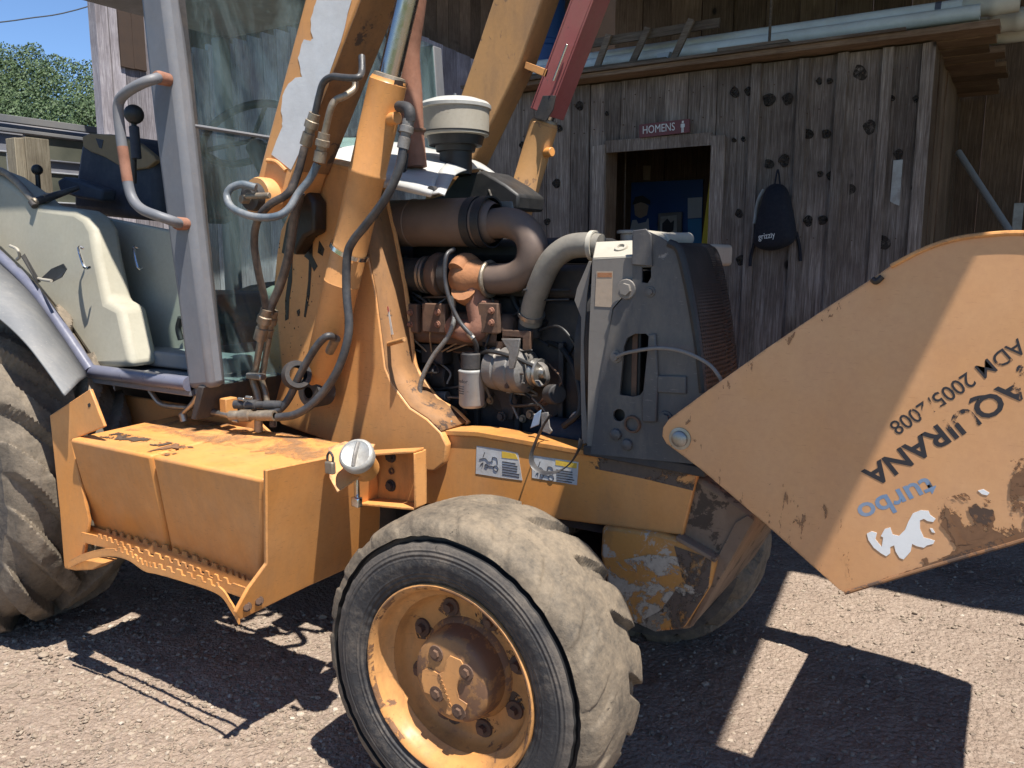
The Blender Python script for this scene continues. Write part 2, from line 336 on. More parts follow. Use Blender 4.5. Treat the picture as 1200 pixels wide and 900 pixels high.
def lathe(name, base, axis, prof, mat, parent, seg=32):
    """prof: list of (distance along axis, radius)"""
    axis = Vector(axis).normalized(); u = axis.orthogonal().normalized(); v = axis.cross(u); base = Vector(base); bm = bmesh.new(); rings = []
    for d, r in prof:
        if r < 1e-5: rings.append([bm.verts.new(base + axis * d)] * seg)
        else: rings.append([bm.verts.new(base + axis * d + (u * math.cos(2 * math.pi * j / seg) + v * math.sin(2 * math.pi * j / seg)) * r) for j in range(seg)])
    for a, b in zip(rings, rings[1:]):
        for j in range(seg):
            f = [a[j], a[(j + 1) % seg], b[(j + 1) % seg], b[j]]; f = list(dict.fromkeys(f))
            if len(f) > 2: bm.faces.new(f)
    return link(name, fin(bm, name), mat, parent, smooth=True)
def rod(name, a, b, r, mat, parent, r2=None, seg=20):
    a, b = Vector(a), Vector(b); L = (b - a).length; r2 = r2 or r; e = min(r, L) * .12
    return lathe(name, a, b - a, [(0, 0), (0, r - e), (e, r), (L - e, r2), (L, r2 - e), (L, 0)], mat, parent, seg)
def bolt(parent, c, axis, r, h, mat='steel', name='bolt', washer=1.5):
    axis = Vector(axis).normalized(); u = axis.orthogonal().normalized(); v = axis.cross(u); bm = bmesh.new(); c = Vector(c)
    for rad, z0, z1, k in ((r * washer, 0, h * .3, 16), (r, h * .3, h, 6)):
        lo = [bm.verts.new(c + axis * z0 + (u * math.cos(6.2832 * j / k) + v * math.sin(6.2832 * j / k)) * rad) for j in range(k)]
        hi = [bm.verts.new(c + axis * z1 + (u * math.cos(6.2832 * j / k) + v * math.sin(6.2832 * j / k)) * rad * .93) for j in range(k)]
        bm.faces.new(hi)
        for j in range(k): bm.faces.new((lo[j], lo[(j + 1) % k], hi[(j + 1) % k], hi[j]))
    return link(name, fin(bm, name), mat, parent)
def text_mesh(body, size, depth=0.0, spacing=1.0, fat=0.0):
    cu = bpy.data.curves.new('t', 'FONT'); cu.body = body; cu.size = size; cu.extrude = depth; cu.space_character = spacing; cu.offset = fat; cu.align_x = 'LEFT'; cu.resolution_u = 3
    o = bpy.data.objects.new('t', cu); COL.objects.link(o); dg = bpy.context.evaluated_depsgraph_get(); dg.update()
    me = bpy.data.meshes.new_from_object(o.evaluated_get(dg)); bpy.data.objects.remove(o); bpy.data.curves.remove(cu); return me
def lettering(name, body, p0, p1, height, mat, parent, n=Vector((0, -1, 0)), off=.002, bold=0, fat=0):
    """text from p0 along p1, cap height in metres, on a face of normal n; stretched to end at p1"""
    p0, p1 = Vector(p0), Vector(p1); u = (p1 - p0).normalized(); v = n.cross(u).normalized()
    me = text_mesh(body, height / .69, bold, 1.0, fat)
    xsv = [q.co.x for q in me.vertices]; sx = (p1 - p0).length / (max(xsv) - min(xsv)); x0 = min(xsv)
    for q in me.vertices:
        c = q.co.copy(); q.co = p0 + n * (off + c.z) + u * ((c.x - x0) * sx) + v * c.y
    return link(name, me, mat, parent)

# ================================================================ SETTING
def struct(o): o['kind'] = 'structure'; return o
def stuff(o): o['kind'] = 'stuff'; return o
bm = bmesh.new(); s = 700
f = bm.faces.new([bm.verts.new(v) for v in ((-s, -s, -.05), (s, -s, -.05), (s, s, -.05), (-s, s, -.05))])
struct(link('ground', fin(bm, 'ground'), 'grass_far'))
nx, ny = 330, 290; X0, X1, Y0, Y1 = -14., 6.0, -3.0, 13.0
def warp(t): return t                                   # finer in the middle, where the camera looks
ux = np.concatenate([np.linspace(-14, -4.25, 36), np.linspace(-4.2, 1.3, 330), np.linspace(1.36, 6, 16)])
uy = np.concatenate([np.linspace(-3, .9, 14), np.linspace(.93, 4.6, 220), np.linspace(4.66, 13, 26)])
vv = []; 
for y in uy:
    for x in ux:
        q = Vector((x, y, 0))
        z = .018 * noise.noise(q * .7) + .008 * noise.noise(q * 3.1) + .006 * noise.noise(q * 9) + .005 * noise.noise(q * 23)
        e = min(x + 14, 6 - x, y + 3, 13 - y); z -= .08 * max(0, 1 - e / 1.0)
        vv.append((x, y, z))
W = len(ux); ff = [(j * W + i, j * W + i + 1, (j + 1) * W + i + 1, (j + 1) * W + i) for j in range(len(uy) - 1) for i in range(W - 1)]
me = bpy.data.meshes.new('gravel_yard'); me.from_pydata(vv, [], ff); struct(link('gravel_yard', me, 'ground', smooth='all'))
def gz(x, y): q = Vector((x, y, 0)); return .018 * noise.noise(q * .7) + .008 * noise.noise(q * 3.1)

# loose gravel: thousands of small stones, one object
ib = bmesh.new(); bmesh.ops.create_icosphere(ib, subdivisions=1, radius=1); iv = np.array([v.co[:] for v in ib.verts]); ifc = [[v.index for v in f.verts] for f in ib.faces]; ib.free()
def rock_verts(r, flat=.6, seed=None):
    q = iv * (1 + np.random.uniform(-.28, .28, (12, 1))); q = q * np.array([1, np.random.uniform(.6, 1), np.random.uniform(.35, .75)]) * r
    a = np.random.uniform(0, 6.28); ca, sa = math.cos(a), math.sin(a); b = np.random.uniform(-.4, .4)
    q = q @ np.array([[1, 0, 0], [0, math.cos(b), -math.sin(b)], [0, math.sin(b), math.cos(b)]]).T
    return q @ np.array([[ca, -sa, 0], [sa, ca, 0], [0, 0, 1]]).T
V = []; FC = []; k = 0
for i in range(26000):
    u = random.random()
    if u < .62: x, y = random.uniform(-3.9, -1.0), random.uniform(.95, 2.3)
    else: x, y = random.uniform(-2.0, 1.2), random.uniform(1.6, 4.6)
    r = .0030 + .009 * random.random() ** 3.4 + (.013 * random.random() if random.random() < .018 else 0)
    q = rock_verts(r) + np.array([x, y, gz(x, y) + r * .05]); V.append(q); FC += [[a + k for a in t] for t in ifc]; k += 12
me = bpy.data.meshes.new('loose_gravel'); me.from_pydata(np.concatenate(V).tolist(), [], FC)
o = stuff(link('loose_gravel', me, 'pebble')); o['label'] = 'small loose stones scattered over the dusty yard'; o['category'] = 'gravel'
for (x, y, r, lb) in [(1052, 699, .020, 'pale rounded stone on the sunlit strip under the open hood'), (1072, 720, .016, 'small tan stone beside the pale rounded stone near the hood'),
                      (52, 770, .030, 'tan stone at the shadow edge in front of the rear tyre'), (195, 822, .018, 'flat grey stone on the sunlit gravel below the step shadow')]:
    p = PZ(x, y, 0); q = rock_verts(r); me = bpy.data.meshes.new('stone'); me.from_pydata(q.tolist(), [], ifc)
    o = link('stone', me, 'pebble', loc=(p.x, p.y, gz(p.x, p.y) + r * .3)); sb = o.modifiers.new('s', 'SUBSURF'); sb.levels = sb.render_levels = 1; tag(o, lb, 'stone')

# hill and far wood
hv = []; HW = 41
for j in range(31):
    for i in range(HW):
        a = R(28) + R(60) * i / 40; d = 45 + j * 4.0
        x, y = -d * math.sin(a), d * math.cos(a)
        t = min(1, max(0, (d - 47) / 60)); z = -.2 + 15.5 * (t * t * (3 - 2 * t)) + 1.2 * noise.noise(Vector((x * .05, y * .05, 0))) * t
        hv.append((x, y, z))
me = bpy.data.meshes.new('hill'); me.from_pydata(hv, [], [(j * HW + i, j * HW + i + 1, (j + 1) * HW + i + 1, (j + 1) * HW + i) for j in range(30) for i in range(HW - 1)])
struct(link('hill', me, 'grass_far', smooth='all'))
def hill_z(d): t = min(1, max(0, (d - 47) / 60)); return -.2 + 15.5 * (t * t * (3 - 2 * t))
LV = []; LF = []
def leafquad(c, nrm, s):
    u = nrm.orthogonal().normalized() * s; v = nrm.cross(u).normalized() * s * .7; k = len(LV)
    LV.extend([c - u, c + v * .9, c + u, c - v]); LF.append((k, k + 1, k + 2, k + 3))
rnd = random.Random(3)
for i in range(150):
    a = R(54.5 + 16 * rnd.random()); d = 52 + 50 * rnd.random() ** 1.1
    hgt = 5.5 + 3.0 * rnd.random(); base = Vector((-d * math.sin(a), d * math.cos(a), hill_z(d))); rad = 1.5 + .9 * rnd.random()
    for k in range(1000):
        t = rnd.random() ** .8; th = rnd.random() * 6.2832; rr = rad * math.sqrt(max(0, 1 - ((t - .3) / .72) ** 2)) * (.75 + .35 * math.sin(th * 3 + i) * .5 + .3 * rnd.random())
        c = base + Vector((rr * math.cos(th), rr * math.sin(th), hgt * (.12 + .88 * t)))
        nn = (Vector((math.cos(th), math.sin(th), .5)) + Vector((rnd.uniform(-1, 1), rnd.uniform(-1, 1), rnd.uniform(-1, 1))) * .8).normalized()
        leafquad(c, nn, .055 + .085 * rnd.random())
me = bpy.data.meshes.new('far_wood'); me.from_pydata(LV, [], LF); o = stuff(link('far_wood', me, 'leaf')); o['label'] = 'dense green wood covering the far hillside'; o['category'] = 'wood'

# overhead wire
tube('overhead_wire', [PX(-40, 30, -16), PX(30, 22, -16), PX(112, 5, -16), PX(300, -60, -16)], .012, 'wire', None, 6); tag(bpy.data.objects['overhead_wire'], 'thin dark overhead wire crossing the blue sky', 'wire')

# ---------------------------------------------------------------- timber shed
def board(parent, lo, hi, mat, name='board', tilt=0, bevel=0):
    lo, hi = Vector(lo), Vector(hi); c = (lo + hi) / 2; sz = hi - lo; bm = bmesh.new()
    bm_box(bm, (0, 0, 0), sz)
    for v in bm.verts: v.co += Vector((random.uniform(-.003, .003), random.uniform(-.004, .004), random.uniform(-.004, .004)))
    o = link(name, fin(bm, name), mat, parent, loc=c - Vector(parent.location)); o.rotation_euler = (0, tilt, 0); return o
YS = 5.0; XC = -.507; ZT = 2.61
shed = thing('shed', (-1.9, YS, 0), 'weathered grey plank shed with an open doorway under the toilet sign', 'shed')
seams = [P(x, 200, YS).x for x in (548, 590, 632, 668, 689)] + [P(709, 176, YS).x]
dl, dr, dh = P(709, 176, YS).x, P(837, 167, YS).x, 2.185
edges = [P(x, 200, YS).x for x in (500, 536, 572, 610, 640, 668, 690)] + [dl - .01]
for a, b in zip(edges, edges[1:]): board(shed, (a + .003, YS + random.uniform(0, .008), -.1), (b - .003, YS + .03, ZT), 'wood_grey')
over = [dl - .01] + [P(x, 120, YS).x for x in (727, 757, 778, 806)] + [dr + .005]
for a, b in zip(over, over[1:]): board(shed, (a + .003, YS + random.uniform(0, .008), dh + .01), (b - .003, YS + .03, ZT), 'wood_grey')
re = [dr + .005] + [P(x, 200, YS).x for x in (882, 936, 981, 1032)] + [XC]
for a, b in zip(re, re[1:]): board(shed, (a + .003, YS + random.uniform(0, .008), -.1), (b - .003, YS + .03, ZT), 'wood_grey')
for x in re[1:-1]: board(shed, (x - .028, YS - .022, -.1), (x + .028, YS - .002, ZT), 'wood_grey', 'batten')
board(shed, (XC - .045, YS - .020, -.1), (XC + .02, YS - .001, ZT), 'wood_grey', 'batten')
nb = bmesh.new()
for x in [e for e in edges[:-1]] + over[1:-1] + re[:-1]:
    for z in (2.50, 2.32, 1.6, .9):
        for dx in (.03, .10):
            if not (dl - .05 < x + dx < dr + .02 and z < 2.25): bm_box(nb, (x + dx + random.uniform(-.006, .006), YS - .0015, z + random.uniform(-.02, .02)), (.006, .006, .006))
o = link('nail_heads', fin(nb, 'nail_heads'), 'rust_dark', shed); o['kind'] = 'stuff'
# door frame
board(shed, (dl - .075, YS - .030, 0), (dl + .01, YS - .003, dh + .03), 'wood_grey', 'door_jamb')
board(shed, (dr - .01, YS - .030, 0), (dr + .075, YS - .003, dh + .03), 'wood_grey', 'door_jamb')
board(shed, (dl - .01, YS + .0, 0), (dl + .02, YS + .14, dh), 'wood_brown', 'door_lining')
board(shed, (dl + .012, YS - .026, dh - .02), (dr - .012, YS - .004, dh + .055), 'wood_grey', 'door_header')
# side wall, seen edge-on
ye = np.linspace(YS + .034, 7.0, 9)
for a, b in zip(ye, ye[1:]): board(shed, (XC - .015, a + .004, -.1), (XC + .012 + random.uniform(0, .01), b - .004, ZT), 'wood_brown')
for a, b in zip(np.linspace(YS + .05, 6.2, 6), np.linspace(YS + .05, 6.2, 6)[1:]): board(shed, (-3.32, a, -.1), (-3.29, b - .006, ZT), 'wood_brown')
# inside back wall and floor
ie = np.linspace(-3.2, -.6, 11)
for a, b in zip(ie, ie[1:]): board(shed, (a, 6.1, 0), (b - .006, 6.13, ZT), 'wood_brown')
# deck roof
yr = np.linspace(YS - .14, 6.9, 11)
for i, (a, b) in enumerate(zip(yr, yr[1:])): board(shed, (-3.45, a, ZT + .012), (-.20 + .06 * random.uniform(-1, 1), b - .012, ZT + .042), 'wood_deck', 'roof_board')
board(shed, (-3.45, YS - .16, ZT + .044), (-.62, YS - .10, ZT + .062), 'wood_lath', 'roof_batten')
board(shed, (-3.0, YS - .13, ZT + .064), (-1.95, YS + .05, ZT + .082), 'wood_lath', 'roof_batten')
board(shed, (-1.62, YS - .15, ZT + .064), (-1.22, YS - .02, ZT + .084), 'wood_lath', 'roof_batten')
for x, y, r in ((861, 108, 6), (877, 107, 5), (901, 117, 8), (923, 116, 7), (679, 124, 5), (711, 133, 2.5), (860, 164, 3), (871, 163, 3), (901, 192, 6), (919, 188, 7), (947, 157, 6.5), (960, 95, 4), (972, 95, 4), (1008, 85, 9), (968, 157, 6), (1019, 149, 8), (993, 153, 4), (1045, 115, 4), (1073, 116, 4), (996, 222, 7), (1053, 181, 6), (1071, 220, 4), (961, 204, 4), (973, 206, 5), (947, 259, 6), (964, 258, 6), (1035, 284, 9), (984, 298, 6), (655, 150, 4), (652, 215, 5), (866, 250, 5), (868, 305, 6), (612, 170, 4), (622, 240, 5), (641, 260, 4)):
    r *= .92; ph = random.uniform(0, 6); plate('knot', [(x + r * (1 + .16 * math.sin(3 * t + ph)) * math.cos(t), y + r * 1.12 * (1 + .14 * math.sin(2 * t + ph)) * math.sin(t)) for t in np.linspace(0, 5.9, 15)], YS - .0015, .004, 'knot_patchy', shed, 0)
plate('paper_strip', [(1047, 188), (1058, 187), (1054, 241), (1048, 239), (1043, 236)], YS - .004, .002, 'paper', shed, 0)

# things by the doorway
sg = thing('toilet_sign', P(780, 150, YS - .03), 'dark red sign reading HOMENS with a white man figure, above the doorway', 'sign')
plate('sign_board', [(749, 146), (808, 139), (808, 155), (749, 161.5)], YS - .05, .012, 'sign_red', sg, .001)
lettering('lettering', 'HOMENS', P(753.5, 157, YS - .05), P(791, 152.6, YS - .05), .047, 'white_vinyl', sg, bold=.0006)
bm = bmesh.new(); c = P(800, 148, YS - .052)
for dx, dz, sx, sz in ((0, .026, .012, .013), (0, .004, .016, .024), (-.011, .004, .004, .020), (.011, .004, .004, .020), (-.004, -.022, .006, .030), (.004, -.022, .006, .030)): bm_box(bm, c + Vector((dx, 0, dz)), (sx, .001, sz))
link('man_figure', fin(bm, 'man_figure'), 'white_vinyl', sg)

pst = thing('wall_poster', P(780, 240, 6.08), 'blue poster with a person in a dark cap, inside the doorway', 'poster')
plate('sheet', [(740, 214), (824, 210), (822, 300), (738, 300)], 6.08, .004, 'poster_blue', pst, 0)
plate('band', [(806, 232), (823, 231), (822, 255), (806, 256)], 6.074, .002, 'poster_white', pst, 0)
plate('band', [(806, 257), (822, 256), (822, 300), (806, 300)], 6.074, .002, 'poster_sky', pst, 0)
plate('face_print', [(743, 240), (752, 236), (760, 241), (758, 252), (750, 256), (744, 252)], 6.074, .002, 'skin_print', pst, 0)
plate('cap_print', [(741, 240), (744, 231), (753, 229), (762, 235), (762, 240), (751, 237)], 6.071, .002, 'ink', pst, 0)
plate('shirt_print', [(737, 275), (741, 258), (750, 257), (760, 256), (762, 300), (737, 300)], 6.072, .002, 'poster_white', pst, 0)
plate('scarf_print', [(744, 254), (752, 256), (760, 252), (757, 260), (748, 262)], 6.069, .002, 'poster_blue', pst, 0)
pic = thing('framed_picture', P(785, 270, 6.0), 'small framed black and white picture low inside the doorway', 'picture')
plate('frame', [(771, 250), (799, 248), (798, 300), (770, 300)], 6.03, .02, 'alloy', pic, .002)
plate('print', [(774, 254), (793, 252), (793, 300), (773, 300)], 6.024, .003, 'paper', pic, 0)
plate('ink_figure', [(776, 262), (782, 256), (786, 261), (790, 258), (789, 270), (783, 274), (780, 290), (776, 280)], 6.020, .002, 'ink', pic, 0)
yc = plate('yellow_curtain', [(832, 205), (835, 204), (834, 300), (820, 300)], 5.6, .03, 'yellow_cloth', None, .004); tag(yc, 'yellow cloth hanging by the right jamb inside the doorway', 'cloth')
tg = plate('light_switch', [(753.5, 194), (762, 194), (761.5, 211), (753.5, 211)], 6.085, .012, 'decal_tan', None, .002); tag(tg, 'small yellowed switch plate on the dark wall above the poster', 'switch')
rod_ = rod('door_stick', P(733, 176, 5.4), P(731, 300, 5.4), .006, 'wood_lath', None); tag(rod_, 'thin pale upright stick inside the doorway', 'stick')

# backpack on the wall
bp = thing('backpack', P(908, 290, YS - .06), 'black backpack printed grizzly in white hanging on the plank wall', 'backpack')
outl = [(897, 219), (905, 214), (914, 214), (922, 217), (927, 230), (933, 262), (935, 276), (930, 286), (918, 291), (905, 295), (890, 293), (882, 287), (882, 272), (888, 250), (893, 232)]
bm = bmesh.new(); back = [bm.verts.new(P(x, y, YS - .03)) for x, y in outl]; cx, cy = 908, 258
mid = [bm.verts.new(P(cx + (x - cx) * 1.0, cy + (y - cy) * 1.0, YS - .10)) for x, y in outl]
inn = [bm.verts.new(P(cx + (x - cx) * .8, cy + 4 + (y - cy) * .8, YS - .16)) for x, y in outl]
inn2 = [bm.verts.new(P(cx + (x - cx) * .4, cy + 6 + (y - cy) * .45, YS - .185)) for x, y in outl]
for a, b in ((back, mid), (mid, inn), (inn, inn2)):
    for i in range(len(outl)): bm.faces.new((a[i], a[(i + 1) % len(outl)], b[(i + 1) % len(outl)], b[i]))
bm.faces.new(back); bm.faces.new(inn2)
o = link('bag', fin(bm, 'bag'), 'backpack', bp, smooth='all'); sb = o.modifiers.new('s', 'SUBSURF'); sb.levels = sb.render_levels = 2
tube('loop', [(908, 216, YS - .05), (910, 204, YS - .04), (911.5, 199, YS - .03), (913, 205, YS - .04), (914, 216, YS - .05)], .005, 'backpack', bp, 8)
for pts in ([(884, 285, YS - .05), (880, 300, YS - .03), (879, 312, YS - .03)], [(933, 272, YS - .06), (937, 290, YS - .03), (938, 306, YS - .03)]): tube('strap', pts, .010, 'backpack', bp, 8)
tube('strap', [(895, 222, YS - .03), (888, 236, YS - .03), (884, 262, YS - .03)], .010, 'paper', bp, 8)
lettering('lettering', 'grizzly', P(889.5, 281, YS - .165), P(909, 278, YS - .17), .034, 'white_vinyl', bp, off=.012, bold=.001)

# things on the shed roof
zt = ZT + .105
def pvc(name, x0, x1, y, z, r, lb, mat='pvc', sock=None, group='pipes stored on the shed roof'):
    t = thing(name, ((x0 + x1) / 2, y, z), lb, 'pipe', group)
    lathe('pipe_body', (x0, y, z), (1, 0, 0), [(0, r * .9), (0, r), (x1 - x0, r), (x1 - x0, r * .9), (x1 - x0 - .25, r * .88)], mat, t, 20)
    if sock: lathe('socket', (x1 - .26, y, z), (1, 0, 0), [(0, r), (.01, r * 1.1), (.035, r * 1.12), (.05, r * 1.04), (.12, r * 1.04), (.13, r * 1.13), (.16, r * 1.13), (.17, r * 1.06), (.262, r * 1.06), (.262, r * .95)], 'pvc_cream', t, 20)
    return t
t = pvc('drain_pipe', -3.3, -.13, YS + .16, zt + .085, .052, 'thick white plastic drain pipe, uppermost on the shed roof', sock=True)
lathe('tape_band', (-.52, YS + .16, zt + .085), (1, 0, 0), [(0, .0523), (0, .0535), (.03, .0535), (.03, .0523)], 'trim_navy', t, 20)
pvc('drain_pipe', -3.2, -.30, YS + .05, zt + .030, .040, 'thinner white drain pipe lying on the roof edge below the thick one')
pvc('drain_pipe', -.30, 1.9, YS + .55, zt + .02, .055, 'cream drain pipe jutting past the shed roof end', 'pvc_cream')
pvc('drain_pipe', -1.4, -.02, YS + .40, zt - .02 + .07, .055, 'short cream drain pipe with a socket, ending beside the shed roof end', 'pvc_cream', sock=True)
ld = thing('crate_frame', (-2.6, YS, zt), 'broken wooden lath frame leaning on the white pipes above the doorway', 'frame')
def lath(a, b, Y0_, Y1_, wd, nm):
    p, q = P(*a, Y0_), P(*b, Y1_); d = (q - p).normalized(); s_ = Vector((0, -1, .15)).cross(d).normalized() * wd / 2
    slab(nm, [p - s_, p + s_, q + s_, q - s_], .018, 'wood_lath', ld, .001, off=Vector((0, .02, 0)))
lath((684, 52), (843, 26), YS - .05, YS - .05, .055, 'rail')
lath((713, 40), (697, 84), YS - .075, YS - .10, .042, 'slat'); lath((759, 32), (739, 76), YS - .075, YS - .10, .042, 'slat'); lath((810, 22), (787, 72), YS - .075, YS - .10, .042, 'slat')
o = plate('box_label', [(770, 63), (785, 60), (782, 69), (770, 70)], YS - .06, .05, 'poster_white', None, .002); tag(o, 'small white and blue packet among the white pipes', 'packet')
o = rod('hanging_stick', P(906, -30, YS - .05), P(901, 57, YS - .05), .008, 'wood_lath', None); tag(o, 'thin wooden stick standing upright on the shed roof edge', 'stick')

# ---------------------------------------------------------------- barn around it
barn = thing('barn', (-2, 7, 0), 'large dark brown plank barn rising behind the shed', 'barn')
be = np.arange(-3.3, 4.6, .27)
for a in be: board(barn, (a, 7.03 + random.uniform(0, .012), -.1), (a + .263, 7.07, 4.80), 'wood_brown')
WX = -7.5
def wall_top(px):
    if px < 430: return 75 - (px - 160) * .21
    return 14 + (px - 430) * .44
for px0, px1 in zip(np.arange(120, 600, 16.), np.arange(136, 616, 16.)):
    a, b = PX(px0, 150, WX), PX(px1, 150, WX)
    zt_ = PX((px0 + px1) / 2, wall_top((px0 + px1) / 2), WX).z if px0 > 180 else 5.2
    board(barn, (WX - .03, a.y, -.1), (WX + random.uniform(0, .01), b.y - .008, zt_), 'wood_brightened')
board(barn, (WX - .05, PX(118, 100, WX).y - .04, -.1), (WX + .06, PX(126, 100, WX).y, 5.3), 'wood_brightened', 'corner_post')
for a in np.arange(5.55, 13.2, .3): board(barn, (-8.06, a, 2.2), (-8.03 + random.uniform(0, .012), a + .292, 7.2), 'wood_brown')
bbox('back_wall', (-8.1, 13.2, -.1), (5, 13.3, 7.2), 'dark_board', barn)
slab('roof', [(-4.0, 3.22, 3.72), (6, 3.22, 3.72), (6, 7.2, 4.85), (-4.0, 7.2, 4.85)], .04, 'dark_board', barn, 0, off=(0, 0, .05))
slab('roof', [(-8.1, 5.0, 5.3), (-5.91, 5.0, 5.3), (-5.91, 13.4, 7.2), (-8.1, 13.4, 7.2)], .04, 'dark_board', barn, 0, off=(0, 0, .05))
# small window shutter seen through the cab
for i, (a, b) in enumerate(((136, 151), (151.5, 166))): pa, pb = PX(a, 0, WX + .02), PX(b, 0, WX + .02); board(barn, (WX + .012, pa.y, PX(150, 80, WX).z), (WX + .035, pb.y, 5.0), 'dark_board', 'shutter_board')
o = bbox('blue_drum', (0, 0, 0), (.01, .01, .01), 'blue_plastic', None); bpy.data.objects.remove(o)
p = P(634, 93, 5.3); o = lathe('blue_tank', (p.x, 5.3, ZT + .045), (0, 0, 1), [(0, 0), (0, .15), (.03, .17), (.3, .17), (.31, .18), (.34, .18), (.35, .17), (.8, .17), (.85, .14), (.85, 0)], 'blue_plastic', None, 28); tag(o, 'blue plastic tank standing on the shed roof behind the red strut', 'tank')
# leaning pipe and pale post to the right of the shed
o = rod('metal_pipe', P(1123, 178, 6.6), P(1215, 320, 6.0), .022, 'grey_tube', None); tag(o, 'grey metal pipe leaning against the brown barn wall', 'pipe')
o = box('white_post', (P(1192, 260, 6.7).x, 6.75, .86), (.06, .06, 2.0), 'paper', None); o.location = (0, 0, 0); tag(o, 'short peeling white post by the barn wall', 'post')

# ---------------------------------------------------------------- bus and post beyond the cab
bus = thing('bus', (-9.6, 3.5, 0), 'old grey bus with dark windows parked beyond the cab', 'bus')
BX = -9.0; zr = PX(0, 130, BX).z
bm = bmesh.new(); prof = [(-9.0, .35), (-9.0, zr - .30), (-9.03, zr - .16), (-9.12, zr - .06), (-9.4, zr - .01), (-10.6, zr - .01), (-10.95, zr - .1), (-11.0, zr - .3), (-11.0, .35)]
bm_prism(bm, [Vector((x, .2, z)) for x, z in prof], Vector((0, 5.9, 0))); link('body', fin(bm, 'body'), 'bus_paint', bus, bevel=.02)
bbox('gutter', (-9.0, .2, zr - .20), (-8.95, 6.1, zr - .165), 'bus_roof', bus); bbox('roof_rail', (-9.05, .2, zr - .10), (-8.98, 6.1, zr - .03), 'bus_roof', bus)
def bwin(x0, y0, x1, y1, fr):
    a, b = PX(x0, y0, BX), PX(x1, y1, BX); z0, z1 = min(a.z, b.z), max(a.z, b.z); wn = bbox('window', (BX + .002, a.y, z0), (BX + .012, b.y, z1), 'bus_glass', bus)
    t_ = .016
    for lo, hi in (((a.y - t_, z0 - t_), (b.y + t_, z0)), ((a.y - t_, z1), (b.y + t_, z1 + t_)), ((a.y - t_, z0), (a.y, z1)), ((b.y, z0), (b.y + t_, z1))):
        bbox('window_frame', (BX + .001, lo[0], lo[1]), (BX + .03, hi[0], hi[1]), fr, wn)
bwin(-60, 172, 11, 230, 'bus_trim'); bwin(28, 158, 125, 194, 'bus_paint'); bwin(44, 202, 125, 240, 'bus_trim')
for y_ in (1.3, 4.9): lathe('wheel', (-9.05, y_, .48), (1, 0, 0), [(-.25, .2), (-.25, .45), (-.2, .48), (.0, .48), (.04, .44), (.04, .28), (.0, .26), (0, 0)], 'black', bus, 28)
p = PX(35, 163, -6.2); o = box('timber_post', (p.x, p.y, p.z / 2), (.19, .17, p.z), 'wood_post', None); tag(o, 'weathered square timber post between the cab and the bus', 'post')
p = PX(24, 163, -6.2); o = box('timber_post', (p.x + .02, p.y - .02, p.z / 2 - .004), (.12, .13, p.z), 'wood_post', None); tag(o, 'thinner timber post bound beside the weathered square post', 'post')

# ================================================================ BACKHOE LOADER
YC = 2.48
L = thing('backhoe_loader', (-2.2, YC, 0), 'worn yellow backhoe loader with its engine hood tipped open beside the shed', 'backhoe')
paint('hub_paint', (.42, .20, .055), (.34, .17, .065), (.17, .09, .05), .50, .65, dirt=(.12, .07, .045), dirtamt=.8)
def mir(y): return 2 * YC - y

def tyre(name, c, R_, prof, s_tread, lug, parent, mats, seg, sgn=1):
    """prof: (offset inward from outer face, radius); c = centre on the outer face; sgn +1: outer face towards the camera"""
    n = len(prof); vs_ = []; fs = []; mi = []
    rt_ = [p[1] for p in prof]; w0, w1 = prof[0][0], prof[-1][0]
    for i in range(seg):
        a = 2 * math.pi * i / seg
        for j, (d, r) in enumerate(prof):
            s_ = (d - (w0 + w1) / 2) / ((w1 - w0) / 2); rr = r + lug(a, s_, r)
            vs_.append((c[0] + rr * math.cos(a), c[1] + sgn * d, c[2] + rr * math.sin(a)))
    for i in range(seg):
        for j in range(n - 1):
            a, b = i * n + j, ((i + 1) % seg) * n + j; fs.append((a, b, b + 1, a + 1)); mi.append((2 if (len(mats) > 2 and .3685 < (prof[j][1] + prof[j + 1][1]) / 2 < .3862 and -.0021 < prof[j][0] < .1) else 1 if (prof[j][1] + prof[j + 1][1]) / 2 > s_tread else 0))
    me = bpy.data.meshes.new(name); me.from_pydata(vs_, [], fs)
    [me.materials.append(MATS[q]) for q in mats]; me.polygons.foreach_set('material_index', mi)
    bm = bmesh.new(); bm.from_mesh(me); bmesh.ops.recalc_face_normals(bm, faces=bm.faces); bm.to_mesh(me); bm.free()
    return link(name, me, None, parent, smooth=True)
def densify(prof, k):
    out = []
    for (a, b), (c, d) in zip(prof, prof[1:]):
        m = max(1, int(math.hypot(c - a, d - b) / k))
        for i in range(m): out.append((a + (c - a) * i / m, b + (d - b) * i / m))
    return out + [prof[-1]]
def sst(e0, e1, x): t = min(1, max(0, (x - e0) / (e1 - e0))); return t * t * (3 - 2 * t)
